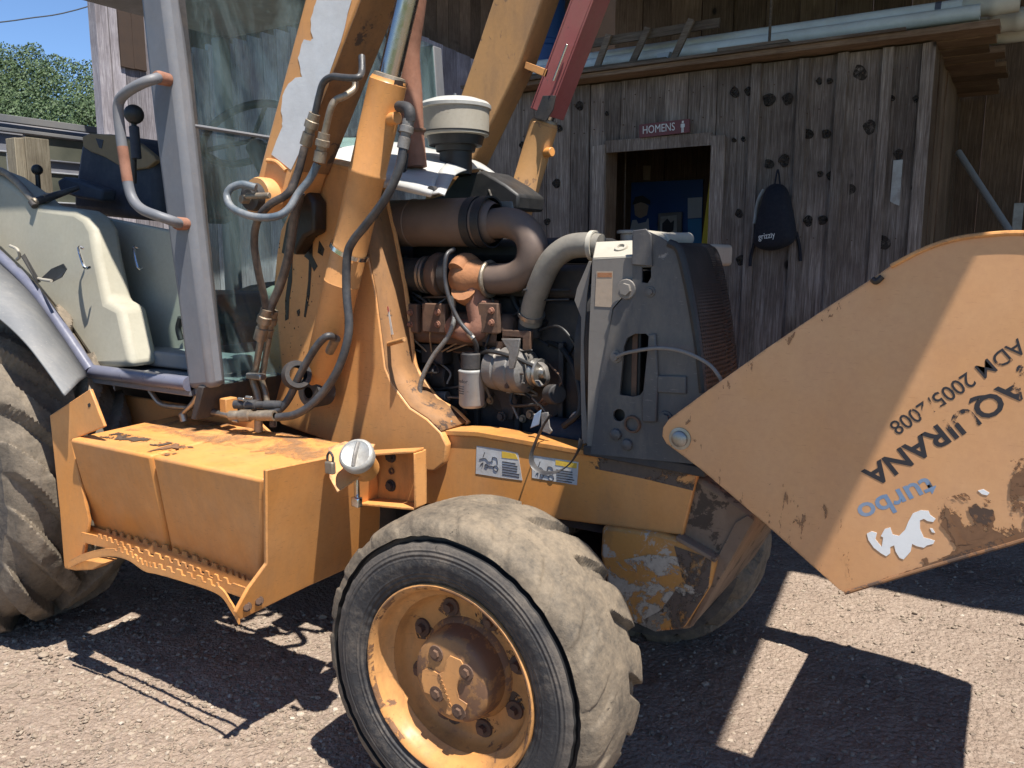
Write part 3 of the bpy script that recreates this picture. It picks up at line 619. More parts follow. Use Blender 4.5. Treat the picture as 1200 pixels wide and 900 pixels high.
# ---- front wheels
FW = P(522, 801, 1.54); RF = .442; fz = FW.z
fp = densify([(.06, .236), (.02, .247), (.004, .262), (-.008, .285), (-.014, .315), (-.012, .345), (-.006, .362), (-.002, .369), (.018, .371), (.018, .383), (.001, .386), (.003, .396), (.009, .410), (.022, .422), (.05, .430), (.09, .434), (.155, .436), (.21, .434), (.26, .428), (.288, .416), (.298, .395), (.31, .36), (.318, .32), (.31, .285), (.29, .262), (.25, .236)], .006)
def flug(a, s_, r):
    if r < .3875: return .0012 * math.sin(a * 31 + 3 * math.sin(a * 7))
    side = 1 if s_ > 0 else 0; q = Vector((math.cos(a) * 3, math.sin(a) * 3, s_ * 2))
    ph = (a * 17 / 6.2832 + .5 * side + .45 * abs(s_) + .05 * noise.noise(q)) % 1; gap = 1 - sst(.0, .05, ph) * (1 - sst(.66, .72, ph))
    ph2 = (a * 17 / 6.2832 + .30 * abs(s_) + .08 * noise.noise(q * 2)) % 1; slit = 1 - sst(.0, .04, abs(ph2 - .5))
    far_ = .024 * gap * sst(.12, .40, s_)                      # open lugs on the inner half
    near_ = (.007 * gap * sst(.55, .9, -s_) + .005 * slit * sst(.35, .6, -s_) * (noise.noise(q * 1.7) > -.1))
    return -far_ - near_ + .0013 * noise.noise(q * 1.3) + .0010 * noise.noise(q * 8)
def front_wheel(y, sgn):
    wl = bpy.data.objects.new('front_wheel', None); COL.objects.link(wl); wl.parent = L; wl.location = -Vector(L.location); wl.empty_display_size = .1
    tyre('tyre', (FW.x, y, fz), RF, fp, .3862, flug, wl, ('tyre_wall', 'tyre_tread', 'black'), 520 if sgn > 0 else 160, sgn)
    ax = (0, sgn, 0); c = (FW.x, y, fz)
    lathe('rim', c, ax, [(.012, .262), (-.002, .262), (-.006, .258), (-.002, .250), (.012, .240), (.03, .236), (.042, .226), (.052, .214), (.080, .208), (.096, .197), (.100, .186), (.100, .10), (.100, .0)], 'yellow_worn', wl, 64)
    lathe('hub', c, ax, [(.100, .140), (.094, .137), (.086, .126), (.050, .121), (.036, .119), (.026, .114), (.022, .106), (.022, .0)], 'hub_paint', wl, 48)
    for k in range(8):
        a = R(45 * k + 18); p = (FW.x + .166 * math.cos(a), y + sgn * .100, fz + .166 * math.sin(a)); bolt(wl, p, (0, -sgn, 0), .013, .022, 'rust_dark', 'wheel_nut', 2.0)
    for k, (dx, dz) in enumerate(((-.045, .06), (.05, .035), (-.045, -.052), (.025, -.08))): bolt(wl, (FW.x + dx, y + sgn * .022, fz + dz), (0, -sgn, 0), .012, .010, 'rust_dark', 'hub_bolt', 1.9)
    if sgn > 0:
        for k in range(8):
            a = R(45 * k + 22); cx_, cz_ = FW.x + .163 * math.cos(a), fz + .163 * math.sin(a); ph = random.uniform(0, 6); bm = bmesh.new()
            bm_prism(bm, [Vector((cx_ + .032 * (1 + .3 * math.sin(3 * t + ph)) * math.cos(t), y + .0992, cz_ + .032 * (1 + .25 * math.sin(2 * t + ph)) * math.sin(t))) for t in np.linspace(0, 6, 20)], Vector((0, .0006, 0))); link('rust_stain', fin(bm, 'rust_stain'), 'wear_patchy' if k % 2 else 'rust_patchy', wl)
        lathe('lip_rust', c, ax, [(-.0062, .2585), (-.0068, .255), (-.0028, .2495), (.004, .2455)], 'rust_patchy', wl, 64)
    return wl
fwl = front_wheel(1.54, 1)
front_wheel(mir(1.86), -1)
em = [(378, 580), (400, 570), (432, 590), (450, 583), (458, 545), (470, 530), (505, 545), (530, 585), (522, 604), (500, 612), (493, 640), (500, 672), (527, 690), (520, 712), (488, 713), (470, 728), (456, 720), (462, 690), (440, 655), (405, 658), (385, 650), (376, 615)]
plate('hub_emblem', [(360 + x * .3556, 580 + y * .3556) for x, y in em], 1.5595, .003, 'yellow', fwl, .001)
lettering('hub_lettering', 'CARRARO', P(512.5, 790, 1.559), P(527, 830, 1.559), .010, 'hub_paint', fwl, off=.0005, bold=.001)
plate('valve_slot', [(588, 865), (602, 868), (597, 876), (587, 870)], 1.635, .004, 'black', fwl, 0)
rod('front_axle', (FW.x, 1.66, fz), (FW.x, mir(1.66), fz), .075, 'iron', L); box('axle_housing', (FW.x, YC, fz + .01), (.26, .5, .2), 'iron', L, bevel=.03)

# ---- rear wheels
RW = (-3.56, 1.40, .665)
rp = densify([(.10, .31), (.05, .335), (.02, .38), (.0, .45), (.0, .52), (.014, .575), (.035, .605), (.07, .632), (.13, .640), (.25, .644), (.37, .640), (.43, .632), (.465, .605), (.486, .575), (.5, .52), (.5, .45), (.48, .38), (.45, .335), (.40, .31)], .009)
def rlug(a, s_, r):
    q = Vector((math.cos(a) * 4, math.sin(a) * 4, s_ * 2))
    base = .004 * noise.noise(q * 1.4) + .003 * noise.noise(q * 5)
    if r < .545: return base * .4
    side = 1 if s_ > 0 else -1
    ph = (a * 15 / 6.2832 + (.5 if side > 0 else 0) - .8 * abs(s_) + .04 * noise.noise(q)) % 1
    lg = sst(.0, .06, ph) * (1 - sst(.46, .54, ph)) * sst(-.06, .0, s_ * side)
    return base * .7 + .052 * lg * sst(.53, .575, r) + lg * .004 * noise.noise(q * 3)
def rear_wheel(y, sgn):
    wl = bpy.data.objects.new('rear_wheel', None); COL.objects.link(wl); wl.parent = L; wl.location = -Vector(L.location); wl.empty_display_size = .1
    tyre('tyre', (RW[0], y, RW[2]), .68, rp, .545, rlug, wl, ('tyre_wall', 'tyre_rear'), 760 if sgn > 0 else 200, sgn)
    lathe('rim', (RW[0], y, RW[2]), (0, sgn, 0), [(.09, .31), (.085, .345), (.1, .335), (.13, .30), (.2, .285), (.25, .27), (.25, .15), (.2, .13), (.2, 0)], 'yellow_worn', wl, 48)
    return wl
rear_wheel(RW[1], 1); rear_wheel(mir(RW[1]), -1)
rod('rear_axle', (RW[0], 1.65, RW[2]), (RW[0], mir(1.65), RW[2]), .13, 'iron', L)
bbox('transmission', (-3.6, 2.2, .4), (-1.9, 2.76, .95), 'iron', L, .03)

# ---- main frame
fr = plate('frame_beam', [(440, 500), (497, 507), (560, 510), (680, 531), (752, 543), (817, 557), (800, 628), (700, 615), (620, 604), (497, 590), (440, 585)], 2.12, .03, 'yellow', L, .006)
plate('frame_flange', [(497, 503.5), (560, 506), (680, 527), (752, 540), (817, 554), (817, 558), (752, 545), (680, 533), (560, 512), (497, 509)], 2.112, .10, 'yellow_worn', L, .002)
f2 = plate('frame_beam', [(440, 500), (497, 507), (560, 510), (680, 531), (752, 543), (817, 557), (800, 628), (700, 615), (620, 604), (497, 590), (440, 585)], 2.12, .03, 'yellow', L, .004); f2.location = -Vector(L.location) + Vector((0, .68, 0))
a, b = P(817, 557, 2.12), P(800, 628, 2.12)
slab('frame_front', [a + Vector((-.005, .03, 0)), a + Vector((-.005, .70, 0)), b + Vector((-.005, .70, 0)), b + Vector((-.005, .03, 0))], .03, 'rust_dark', L, .004, off=(-.04, 0, 0))
bbox('belly_plate', (-2.1, 2.16, .66), (-.8, 2.80, .70), 'iron', L)
# front ballast block below the frame: scraped side plate, sloped dark nose
bl = [(705, 617), (772, 626), (800, 634), (834, 652), (838, 660), (830, 690), (800, 738), (768, 741), (738, 728), (712, 690), (703, 650)]
bk = plate('ballast_block', bl, 2.10, .78, 'yellow_scraped', L, .012)
plate('scraped_paint', [(712, 660), (760, 650), (832, 655), (828, 692), (799, 737), (768, 740), (739, 727), (714, 690)], 2.0988, .0006, 'scrape_patchy', L, 0); plate('mud_patch', [(790, 640), (834, 655), (830, 690), (800, 737), (768, 740), (745, 731), (775, 715), (800, 680)], 2.0982, .0006, 'mud_patchy', L, 0); plate('mud_patch', [(690, 535), (752, 544), (816, 558), (812, 575), (750, 560), (690, 548)], 2.1188, .0006, 'mud_patchy', L, 0)
a, b, c, d = P(800, 630, 2.095), P(838, 655, 2.095), P(832, 690, 2.095), P(803, 740, 2.095)
plate('front_casting', [(795, 560), (822, 562), (868, 592), (884, 604), (884, 616), (852, 668), (808, 738), (780, 740), (780, 640)], 2.135, .66, 'mud_caked', L, .012)
plate('nose_cheek', [(838, 657), (862, 612), (876, 604), (884, 610), (850, 668), (812, 734), (806, 736), (828, 692)], 2.128, .006, 'mud_caked', L, .002)
slab('nose_shelf', [a + Vector((-.02, 0, 0)), a + Vector((-.02, .60, 0)), b + Vector((0, .60, .01)), b], .01, 'mud_caked', L, .002, off=(0, 0, -.012))
for i in range(7): bbox('core_fin', (P(822, 562, 2.2).x - .02 + .004 * i, 2.15 + i * .022, P(822, 600, 2.2).z), (P(822, 562, 2.2).x + .012 + .004 * i, 2.158 + i * .022, P(822, 562, 2.2).z - .01), 'mud_caked', L, 0)

# ---- decals on the frame
YD = 2.1185
d1 = plate('warning_decal', [(558.5, 522.5), (586, 526.5), (607, 531), (612, 563), (585, 559.5), (557.5, 555)], YD, .001, 'decal', L, 0)
plate('decal_header', [(588, 529), (604, 532), (607, 538.5), (588, 536.5)], YD - .0008, .0006, 'decal_yellow', d1, 0)
d2 = plate('warning_decal', [(623.5, 533.5), (678, 541.5), (676, 568.5), (623.5, 560)], YD, .001, 'decal', L, 0)
plate('decal_header', [(651, 539), (676, 543), (675.5, 549), (651, 545)], YD - .0008, .0006, 'decal_yellow', d2, 0)
for (x0, y0, x1, dd, rows) in ((588.5, 540.5, 609, d1, 6), (652, 550, 675, d2, 5)):
    for r_ in range(rows):
        e = x1 - random.uniform(0, 5); y = y0 + r_ * 3.0; g = .16
        plate('print_line', [(x0, y), (e, y + (e - x0) * g), (e, y + 1.1 + (e - x0) * g), (x0, y + 1.1)], YD - .0008, .0005, 'ink', dd, 0)
for dd, ox, oy in ((d1, 560, 528), (d2, 625, 539)):     # line drawing of the machine
    for q in ([(2, 10), (9, 9), (12, 13), (16, 13)], [(17, 14), (17, 8), (22, 9), (23, 16)], [(3, 17), (6, 14), (5, 19)], [(10, 17), (19, 19)], [(8, 2), (6, 8)]):
        tube('print_line', [(ox + x, oy + y, YD - .0006) for x, y in q], .0012, 'ink', dd, 5, 2)
    for x, y, r_ in ((10, 18, .006), (21, 21, .009)):
        p = P(ox + x, oy + y, YD - .0006); tube('print_line', [p + Vector((r_ * math.cos(t), 0, r_ * math.sin(t))) for t in np.linspace(0, 6.2832, 13)], .0011, 'ink', dd, 5, 1)

# ---- side tanks, steps
x0, x1, x2 = P(81, 517, 1.47).x, P(177, 535, 1.47).x, P(311, 553, 1.47).x; zt1 = .892
def tank(name, xa, xb, ba, bb, lb):
    bm = bmesh.new(); pr = [(1.47, zt1), (1.88, zt1 + .012), (1.88, .50), (1.575, .50), (1.545, .53)]
    lo = [bm.verts.new((xa if z > .6 else ba, y, z)) for y, z in pr]; hi = [bm.verts.new((xb if z > .6 else bb, y, z)) for y, z in pr]
    bm.faces.new(lo); bm.faces.new(hi[::-1])
    for i in range(5): bm.faces.new((lo[i], lo[(i + 1) % 5], hi[(i + 1) % 5], hi[i]))
    o = link(name, fin(bm, name), 'yellow', L, bevel=.012, seg=3); o['label'] = lb; return o
tank('tool_box', x0, x1 - .004, P(106, 612, 1.53).x, P(193, 638, 1.53).x, 'left faded yellow box above the step')
tk = tank('fuel_tank', x1 + .004, x2 - .012, P(196, 638, 1.53).x, P(312, 660, 1.53).x - .05, 'larger yellow tank with a dented front')
ta, tb_, tcc = P(312, 552, 1.462), P(441, 536, 1.89), P(281, 727, 1.446); tn = (tb_ - ta).cross(tcc - ta)
def PP(x, y): d = ray(x, y); return C0 + d * ((ta - C0).dot(tn) / d.dot(tn))
slab('tank_front', [PP(*q) for q in ((312, 551), (350, 543), (395, 534), (441, 536), (446, 600), (444, 650), (360, 688), (281, 727), (276, 718), (291, 690), (312.5, 661))], .012, 'yellow', L, .004, off=(-.014, 0, 0))
for x, y in ((289, 711), (303, 704)): bolt(L, PP(x, y), (.75, -.6, .2), .010, .012, 'rust_dark')
for nm_, q, m_ in (('grime', [(x, 1.66 + .06 * noise.noise(Vector((x * 9, 3, 0))) + .03 * noise.noise(Vector((x * 31, 7, 0)))) for x in np.linspace(-2.66, -1.75, 90)] + [(-1.75, 1.87), (-2.66, 1.87)], 'dust_patchy'), ('paint_chip', [(-2.6, 1.53), (-2.3, 1.55), (-2.3, 1.6), (-2.6, 1.6)], 'wear_patchy'), ('grime', [(x1 - .05, 1.49), (x1 + .05, 1.49), (x1 + .06, 1.60), (x1 - .06, 1.60)], 'rust_patchy')):
    npt = globals().get('npt', 0) + 1; slab(nm_, [(x, y, zt1 + .0020 + .0004 * npt + (y - 1.47) * .03) for x, y in q], .0005, m_, L, 0, off=(0, 0, -.0005))
# rear bracket plate
plate('step_bracket', [(58, 487), (105, 456), (122, 500), (83, 516), (93, 560), (104, 610), (99, 648), (80, 668), (75, 664), (70, 600)], 1.50, .012, 'yellow', L, .003)
plate('rear_shield', [(105, 457), (215, 474), (300, 492), (330, 520), (200, 520), (118, 500)], 1.90, .012, 'yellow', L, .003)
plate('bolt_hole', [(102.5, 474), (104.5, 472), (106, 474), (105.5, 477), (103.5, 477.5)], 1.499, .002, 'black', L, 0)
# serrated step bars
def bar(pts, Y0_, ht, teeth, nm='step_bar'):
    path = smoothpath([P(x, y, Y0_) for x, y in pts], 40); n_ = len(path); bm = bmesh.new(); top = []; bot = []
    for i, p in enumerate(path):
        t = i / (n_ - 1); z = ht
        if teeth[0] < t < teeth[1]: z += .008 if (int(t * teeth[2]) % 2) else -.006
        top.append(p + Vector((0, 0, z - ht))); bot.append(p - Vector((0, 0, ht)))
    dy = Vector((0, .006, 0)); rows = [[bm.verts.new(q) for q in r_] for r_ in (top, bot, [q + dy for q in bot], [q + dy for q in top])]
    for a_, b_ in ((0, 1), (1, 2), (2, 3), (3, 0)):
        for i in range(n_ - 1): bm.faces.new((rows[a_][i], rows[a_][i + 1], rows[b_][i + 1], rows[b_][i]))
    for i in (0, -1): bm.faces.new([r_[i] for r_ in rows])
    return link(nm, fin(bm, nm), 'yellow', L)
bar([(96, 613), (124, 622), (160, 632), (210, 647), (260, 667), (294, 681)], 1.53, .035, (.2, .97, 44))
bar([(95, 624), (120, 630), (150, 641), (200, 657), (240, 672), (290, 690)], 1.485, .035, (.15, .93, 44))
bar([(79, 658), (100, 648), (128, 643), (150, 648), (168, 660), (185, 664), (220, 674), (255, 687), (270, 706), (279, 722)], 1.44, .026, (.25, .78, 56), 'step_bar')
plate('step_foot', [(74, 666), (82, 660), (100, 656), (122, 660), (108, 668), (88, 669)], 1.46, .05, 'yellow_worn', L, .003)

# mounting channel, cap, padlock
mc = plate('mount_channel', [(438, 528), (497, 527), (498, 590), (432, 582)], 1.93, .012, 'yellow_worn', L, .002)
ch = [P(497, 527, 1.93), P(498, 590, 1.93)]
slab('channel_flange', [P(438, 530, 1.93), P(497, 527, 1.93), P(497, 527, 1.93) + Vector((0, -.055, 0)), P(438, 530, 1.93) + Vector((0, -.075, 0))], .008, 'yellow', mc, .002, off=(0, 0, .008))
slab('channel_flange', [P(432, 582, 1.93), P(498, 590, 1.93), P(498, 590, 1.93) + Vector((0, -.055, 0)), P(432, 582, 1.93) + Vector((0, -.075, 0))], .008, 'yellow', mc, .002, off=(0, 0, -.008))
slab('channel_flange', [ch[0], ch[1], ch[1] + Vector((0, -.055, 0)), ch[0] + Vector((0, -.055, 0))], .006, 'yellow', mc, .002, off=(.007, 0, 0))
for y in (535, 569): bolt(mc, P(458, y, 1.928), (0, -1, 0), .014, .014, 'iron', 'bolt', 1.45)
lathe('bolt_hole', P(459, 552, 1.928), (0, -1, 0), [(0, .011), (.004, .011), (.004, .007), (-.004, .006), (-.004, 0)], 'rust_dark', mc, 16)
cx = P(416, 531, 1.64); ax = Vector((.30, -.72, .62)).normalized()
lathe('filler_neck', cx - ax * .11, ax, [(0, .04), (.09, .04)], 'yellow_worn', L, 24)
cp = lathe('fuel_cap', cx - ax * .035, ax, [(-.004, .044), (0, .049), (.020, .051), (.028, .047), (.031, .041), (.028, .037), (.028, .0)], 'cap_alloy', L, 40)
cvv = (Vector((0, 0, 1)) - ax * ax.z).normalized()
tube('cap_rib', [cx - ax * .008 + cvv * .036, cx - ax * .002, cx - ax * .008 - cvv * .036], .006, 'alloy', cp, 8)
bm = bmesh.new(); bm_box(bm, P(418, 571, 1.70), (.016, .012, .105)); bm_box(bm, P(418, 588, 1.69), (.03, .02, .03)); link('cap_handle', fin(bm, 'cap_handle'), 'chrome', cp, bevel=.004)
slab('filler_plate', [P(384, 524, 1.66), P(404, 517, 1.74), P(440, 520, 1.80), P(420, 560, 1.66), P(395, 577, 1.62), P(386, 560, 1.64)], .006, 'yellow', L, .002)
pl = thing('padlock', P(387, 556, 1.60), 'small tarnished brass padlock hanging beside the fuel cap', 'padlock')
box('lock_body', P(387, 548, 1.60), (.030, .016, .036), 'fitting', pl, bevel=.004); c = P(387, 541, 1.60)
tube('shackle', [c + Vector((-.010, 0, 0)), c + Vector((-.010, 0, .016)), c + Vector((0, 0, .027)), c + Vector((.010, 0, .016)), c + Vector((.010, 0, 0))], .0035, 'iron', pl, 8)

# ---- loader towers (one each side)
tw = [(372, 188), (411, 199), (418, 240), (427, 278), (440, 344), (446, 390), (451, 431), (459, 450), (480, 478), (500, 491), (516, 507), (523, 522), (520, 543), (508, 552), (450, 548), (400, 522), (330, 498), (306, 470), (312, 420), (318, 370), (324, 300), (329, 270), (345, 235)]
for Y_, nm in ((2.085, 'loader_tower'), (mir(2.085) - .03, 'loader_tower')):
    bm = bmesh.new(); off = Vector((0, Y_ - 2.085, 0)); bm_prism(bm, [P(x, y, 2.085) + off for x, y in tw], Vector((0, .03, 0))); link(nm, fin(bm, nm), 'yellow', L, bevel=.005)
# front flange strip of the tower, bent inward
fe = [(411, 199), (418, 240), (427, 278), (440, 344), (446, 390), (451, 431), (459, 450), (480, 478), (500, 491), (516, 507)]
bm = bmesh.new(); A = [bm.verts.new(P(x, y, 2.09)) for x, y in fe]; B = [bm.verts.new(P(x, y, 2.09) + Vector((.015, .13, .01))) for x, y in fe]
for i in range(len(fe) - 1): bm.faces.new((A[i], A[i + 1], B[i + 1], B[i]))
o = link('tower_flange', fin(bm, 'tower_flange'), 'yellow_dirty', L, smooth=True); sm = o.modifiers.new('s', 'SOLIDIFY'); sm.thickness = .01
tube('flange_rim', [P(x, y, 2.09) + Vector((.022, .13, .01)) for x, y in fe], .010, 'yellow', L, 8)
slab('tower_cap', [P(360, 184, 2.085), P(412, 196, 2.085), P(412, 196, 2.085) + Vector((.0, .14, .01)), P(360, 184, 2.085) + Vector((0, .14, .01))], .01, 'yellow', L, .003, off=(0, 0, -.012))
p = P(444, 365, 2.16); d3 = plate('warning_decal', [(446, 361), (455, 359), (461, 392), (452, 393)], 2.125, .001, 'decal', L, 0); plate('decal_header', [(446, 361), (455, 359), (456, 365), (447, 367)], 2.124, .0006, 'decal_red', d3, 0)
rod('tower_peg', P(452, 404, 2.12), P(474, 398, 2.05), .008, 'yellow_worn', L)
# oil and grease on the tower
for k_, q in enumerate(([(346, 236), (352, 225), (362, 232), (368, 250), (367, 272), (372, 278), (362, 279), (360, 272), (350, 275), (346, 262), (338, 300), (330, 296), (336, 262)],
          [(364, 270), (367, 270), (366, 300), (372, 312), (368, 318), (365, 312), (363, 345), (358, 372), (356, 371), (361, 330), (362, 305), (356, 300), (360, 296)],
          [(337, 290), (343, 292), (342, 330), (339, 350), (338, 374), (334, 376), (334, 352), (338, 322)],
          [(340, 282), (352, 284), (351, 296), (345, 298)], [(374, 282), (380, 292), (378, 300), (372, 296)], [(345, 366), (351, 362), (352, 370), (347, 371)])):
    plate('grease_stain', q, 2.0835, .001, 'grease_patchy', L, 0)
bm = bmesh.new()
for k_ in range(44):
    x, y = random.gauss(345, 14), random.uniform(285, 480); s_ = random.uniform(.25, .9)
    if 314 < x < 375: bm_prism(bm, [P(x + s_ * math.cos(t) * random.uniform(.5, 1), y + s_ * 1.4 * math.sin(t) * random.uniform(.6, 1.2), 2.0836) for t in np.linspace(0, 5.5, 7)], Vector((0, .0008, 0)))
link('oil_spots', fin(bm, 'oil_spots'), 'oil', L)['kind'] = 'stuff'

plate('greased_lug', [(338, 262), (346, 228), (356, 218), (368, 236), (368, 272), (356, 278), (344, 300)], 2.02, .064, 'grease', L, .012)
# ---- loader arms and cylinders
def XZ(x, y, Y): p = P(x, y, Y); return (p.x, p.z)
ua, ub = XZ(357, 0, 1.93), XZ(422, 0, 1.93)
armp = [XZ(345, 200, 1.93), XZ(338, 222, 1.93), XZ(322, 242, 1.93), XZ(304, 243, 1.93), XZ(296, 228, 1.93), XZ(304, 200, 1.93), ua, (ua[0] + .42, ua[1] + .92), (-.05, 3.95), (.08, 3.68), (-1.2, 3.02), (ub[0] + .20, ub[1] + .44), ub]
for Y_ in (1.93, 2.88):
    bm = bmesh.new(); bm_prism(bm, [Vector((x - (.025 if Y_ > 2.5 else 0), Y_, z)) for x, z in armp], Vector((0, .15 if Y_ < 2.5 else .12, 0))); ar = link('loader_arm', fin(bm, 'loader_arm'), 'yellow' if Y_ < 2 else 'yellow_rusty', L, bevel=.008)
    if Y_ < 2: arm_near = ar
    e0, e1 = Vector((armp[0][0], Y_ + .02, armp[0][1])), Vector((armp[-1][0], Y_ + .02, armp[-1][1]))
wp = [(371, 0), (412, 0), (404, 32), (393, 66), (384, 92), (377, 112), (372, 128), (367, 135), (362, 150), (350, 180), (341, 199), (318, 181), (331, 148), (331, 142), (329, 130), (331, 112), (338, 98), (346, 91), (354, 90), (352, 80), (349, 68), (352, 58), (356, 46), (364, 48), (367, 45), (364, 36), (364, 22), (368, 8)]
plate('white_patch', [q for p_, n_ in zip(wp, wp[1:] + wp[:1]) for q in (p_, ((p_[0] + n_[0]) / 2 + random.uniform(-.8, .8), (p_[1] + n_[1]) / 2))], 1.9285, .001, 'white_paint', arm_near, 0)
e0, e1 = P(345, 200, 1.93), P(422, 0, 1.93); e2 = e1 + (e1 - e0) * .3; fx = Vector((.004, 0, -.001))
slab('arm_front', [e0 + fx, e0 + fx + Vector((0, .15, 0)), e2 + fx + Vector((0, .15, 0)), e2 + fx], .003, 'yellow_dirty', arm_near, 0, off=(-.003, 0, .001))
# pivot boss
pv = P(314, 232, 1.93)
lathe('pivot_boss', pv + Vector((0, -.05, 0)), (0, 1, 0), [(0, .045), (.0, .062), (.01, .066), (.06, .066)], 'yellow', L, 32)
lathe('pivot_pin', pv + Vector((0, -.085, 0)), (0, 1, 0), [(0, 0), (0, .024), (.006, .030), (.008, .044), (.03, .046), (.05, .046)], 'iron', L, 28)
rod('grease_nipple', pv + Vector((-.005, -.11, -.01)), pv + Vector((.0, -.08, -.01)), .014, 'fitting', L); rod('locking_pin', P(289, 230, 1.83), P(316, 229, 1.85), .010, 'fitting', L)
tube('weld_bead', [(313, 188, 1.927), (324, 190, 1.927), (335, 200, 1.927)], .007, 'yellow', arm_near, 8)
def lift(Y_, strut):
    a, b = Vector((P(375, 443, 2.0).x, Y_, P(375, 443, 2.0).z)), Vector((P(456, 92, 2.0).x, Y_, P(456, 92, 2.0).z)); d = (b - a).normalized(); Ln = (b - a).length; r = .058
    cy = lathe('lift_cylinder', a, d, [(-.03, 0), (-.03, .035), (.0, .05), (.03, r), (Ln * .34, r), (Ln * .345, r + .002), (Ln * .35, r), (Ln * .70, r), (Ln * .705, r + .003), (Ln * .715, r + .003), (Ln * .72, r), (Ln - .012, r), (Ln - .01, r - .002), (Ln, r - .006), (Ln, .02)], 'yellow' if not strut else 'yellow_rusty', L, 40)
    rod('piston_rod', b - d * .05, b + d * .95, .034, 'rod', cy, seg=32)
    lathe('gland', b - d * .002, d, [(0, .02), (0, r - .006), (.012, r - .010), (.014, .036)], 'fitting', cy, 32)
    pt = b - d * .13 + Vector((.055, -.02, 0)); rod('port', b - d * .13, b - d * .13 + Vector((.09, -.02, .0)), .019, 'yellow', cy)
    lathe('eye', a - d * .05 + Vector((0, -.04, 0)), (0, 1, 0), [(0, .02), (0, .05), (.006, .055), (.074, .055), (.08, .05), (.08, .02)], 'iron', cy, 28)
    return cy, a, b, d
cyn, ca, cb, cdv = lift(2.0, False)
cyf, fa, fb, fdv = lift(mir(2.0), True)
# rubbed rust and oil side of the near cylinder
bm = bmesh.new(); rows = []
for t in np.linspace(.36, .985, 14):
    q = ca + (cb - ca) * t; rows.append([bm.verts.new(q + Vector((math.sin(g_), -math.cos(g_), 0)) * .0602) for g_ in np.linspace(1.05, 2.3, 9)])
for a_, b_ in zip(rows, rows[1:]):
    for i in range(8): bm.faces.new((a_[i], a_[i + 1], b_[i + 1], b_[i]))
link('paint_wear', fin(bm, 'paint_wear'), 'cyl_patchy', cyn, smooth='all')
lathe('hose_clamp', ca + (cb - ca) * .45, cdv + Vector((.25, 0, .1)), [(0, .060), (0, .067), (.014, .067), (.014, .060)], 'chrome', cyn, 32)
# red safety strut on the far cylinder
q0, q1 = P(641, 134, mir(2.0)), P(692, 0, mir(2.0)); q1 = q0 + (q1 - q0) * 2.2; fdv = (q1 - q0).normalized(); sx = Vector((0, 1, 0)).cross(fdv).normalized()
paint('red_dirty', (.24, .055, .055), (.30, .10, .095), (.1, .07, .06), .62, .6)
stt = slab('safety_strut', [q0 - sx * .040 + Vector((0, -.06, 0)), q0 + sx * .040 + Vector((0, -.06, 0)), q1 + sx * .040 + Vector((0, -.06, 0)), q1 - sx * .040 + Vector((0, -.06, 0))], .01, 'red_dirty', L, .003, off=(0, .012, 0))
for s_ in (-1, 1): slab('strut_side', [q0 + sx * .040 * s_ + Vector((0, -.06, 0)), q0 + sx * .040 * s_ + Vector((0, .06, 0)), q1 + sx * .040 * s_ + Vector((0, .06, 0)), q1 + sx * .040 * s_ + Vector((0, -.06, 0))], .008, 'red_dirty', stt, .002, off=sx * .008 * s_)
plate('strut_foot', [(626, 138), (636, 112), (651, 112), (648, 128), (640, 142)], mir(2.0) - .068, .006, 'iron', stt, .001)
rod('strut_pin', q0 + fdv * .12 + Vector((.02, -.075, 0)), q0 + fdv * .26 + Vector((.02, -.075, 0)), .005, 'chrome', stt)
plate('arm_tab', [(616, 72), (643, 82), (640, 91), (614, 80)], 2.9, .01, 'yellow', L, .002)
# raised bucket above the frame (its shadow falls on the hood and the yard)
bk = [(.06, 3.35), (.38, 3.22), (.62, 3.30), (.665, 3.34), (.42, 3.42), (.20, 3.55), (.18, 3.9), (.38, 4.15), (.35, 4.18), (.13, 4.0), (.06, 3.7)]
bm = bmesh.new(); bm_prism(bm, [Vector((x, 1.36, z)) for x, z in bk], Vector((-.22, 2.24, 0))); bu = link('bucket', fin(bm, 'bucket'), 'yellow_worn', L, bevel=.006)
for y in (1.36, 3.585):
    bm = bmesh.new(); bm_prism(bm, [Vector((x - .098 * (y - 1.36), y, z)) for x, z in [(.09, 3.4), (.58, 3.33), (.5, 3.6), (.32, 4.1), (.12, 3.95)]], Vector((0, .015, 0))); link('bucket_side', fin(bm, 'bucket_side'), 'yellow_worn', bu)

# ---- hydraulic pipes and hoses on the near arm and tower
def fit(a, b, r, parent=L, mat='fitting'):
    a, b = P(*a), P(*b); L_ = (b - a).length
    return lathe('hose_fitting', a, b - a, [(0, r * .6), (0, r * .95), (L_ * .22, r * .95), (L_ * .24, r * 1.15), (L_ * .45, r * 1.15), (L_ * .47, r * .85), (L_ * .6, r * .8), (L_ * .62, r), (L_, r), (L_, r * .6)], mat, parent, 14)
Yh = 1.88
tube('steel_pipe', [(424, 66, 1.93), (424, 84, 1.91), (419, 91, Yh), (404, 91, Yh), (389, 90, Yh), (379, 97, Yh), (374, 112, Yh), (369, 134, Yh)], .0105, 'hose', L)
fit((369, 133, Yh), (358, 170, Yh), .019)
tube('steel_pipe', [(416, 92, 1.94), (416, 103, 1.93), (405, 112, 1.90), (394, 117, 1.89), (388, 126, 1.88), (383, 145, 1.88), (380, 158, 1.88)], .0105, 'fitting', L)
fit((380, 156, 1.88), (374, 190, 1.88), .019)
tube('hydraulic_hose', [(357, 172, 1.87), (348, 206, 1.86), (337, 227, 1.84), (316, 240, 1.82), (302, 258, 1.82), (298, 285, 1.84), (303, 320, 1.87), (309, 345, 1.90), (312, 364, 1.92)], .0125, 'hose_brown', L)
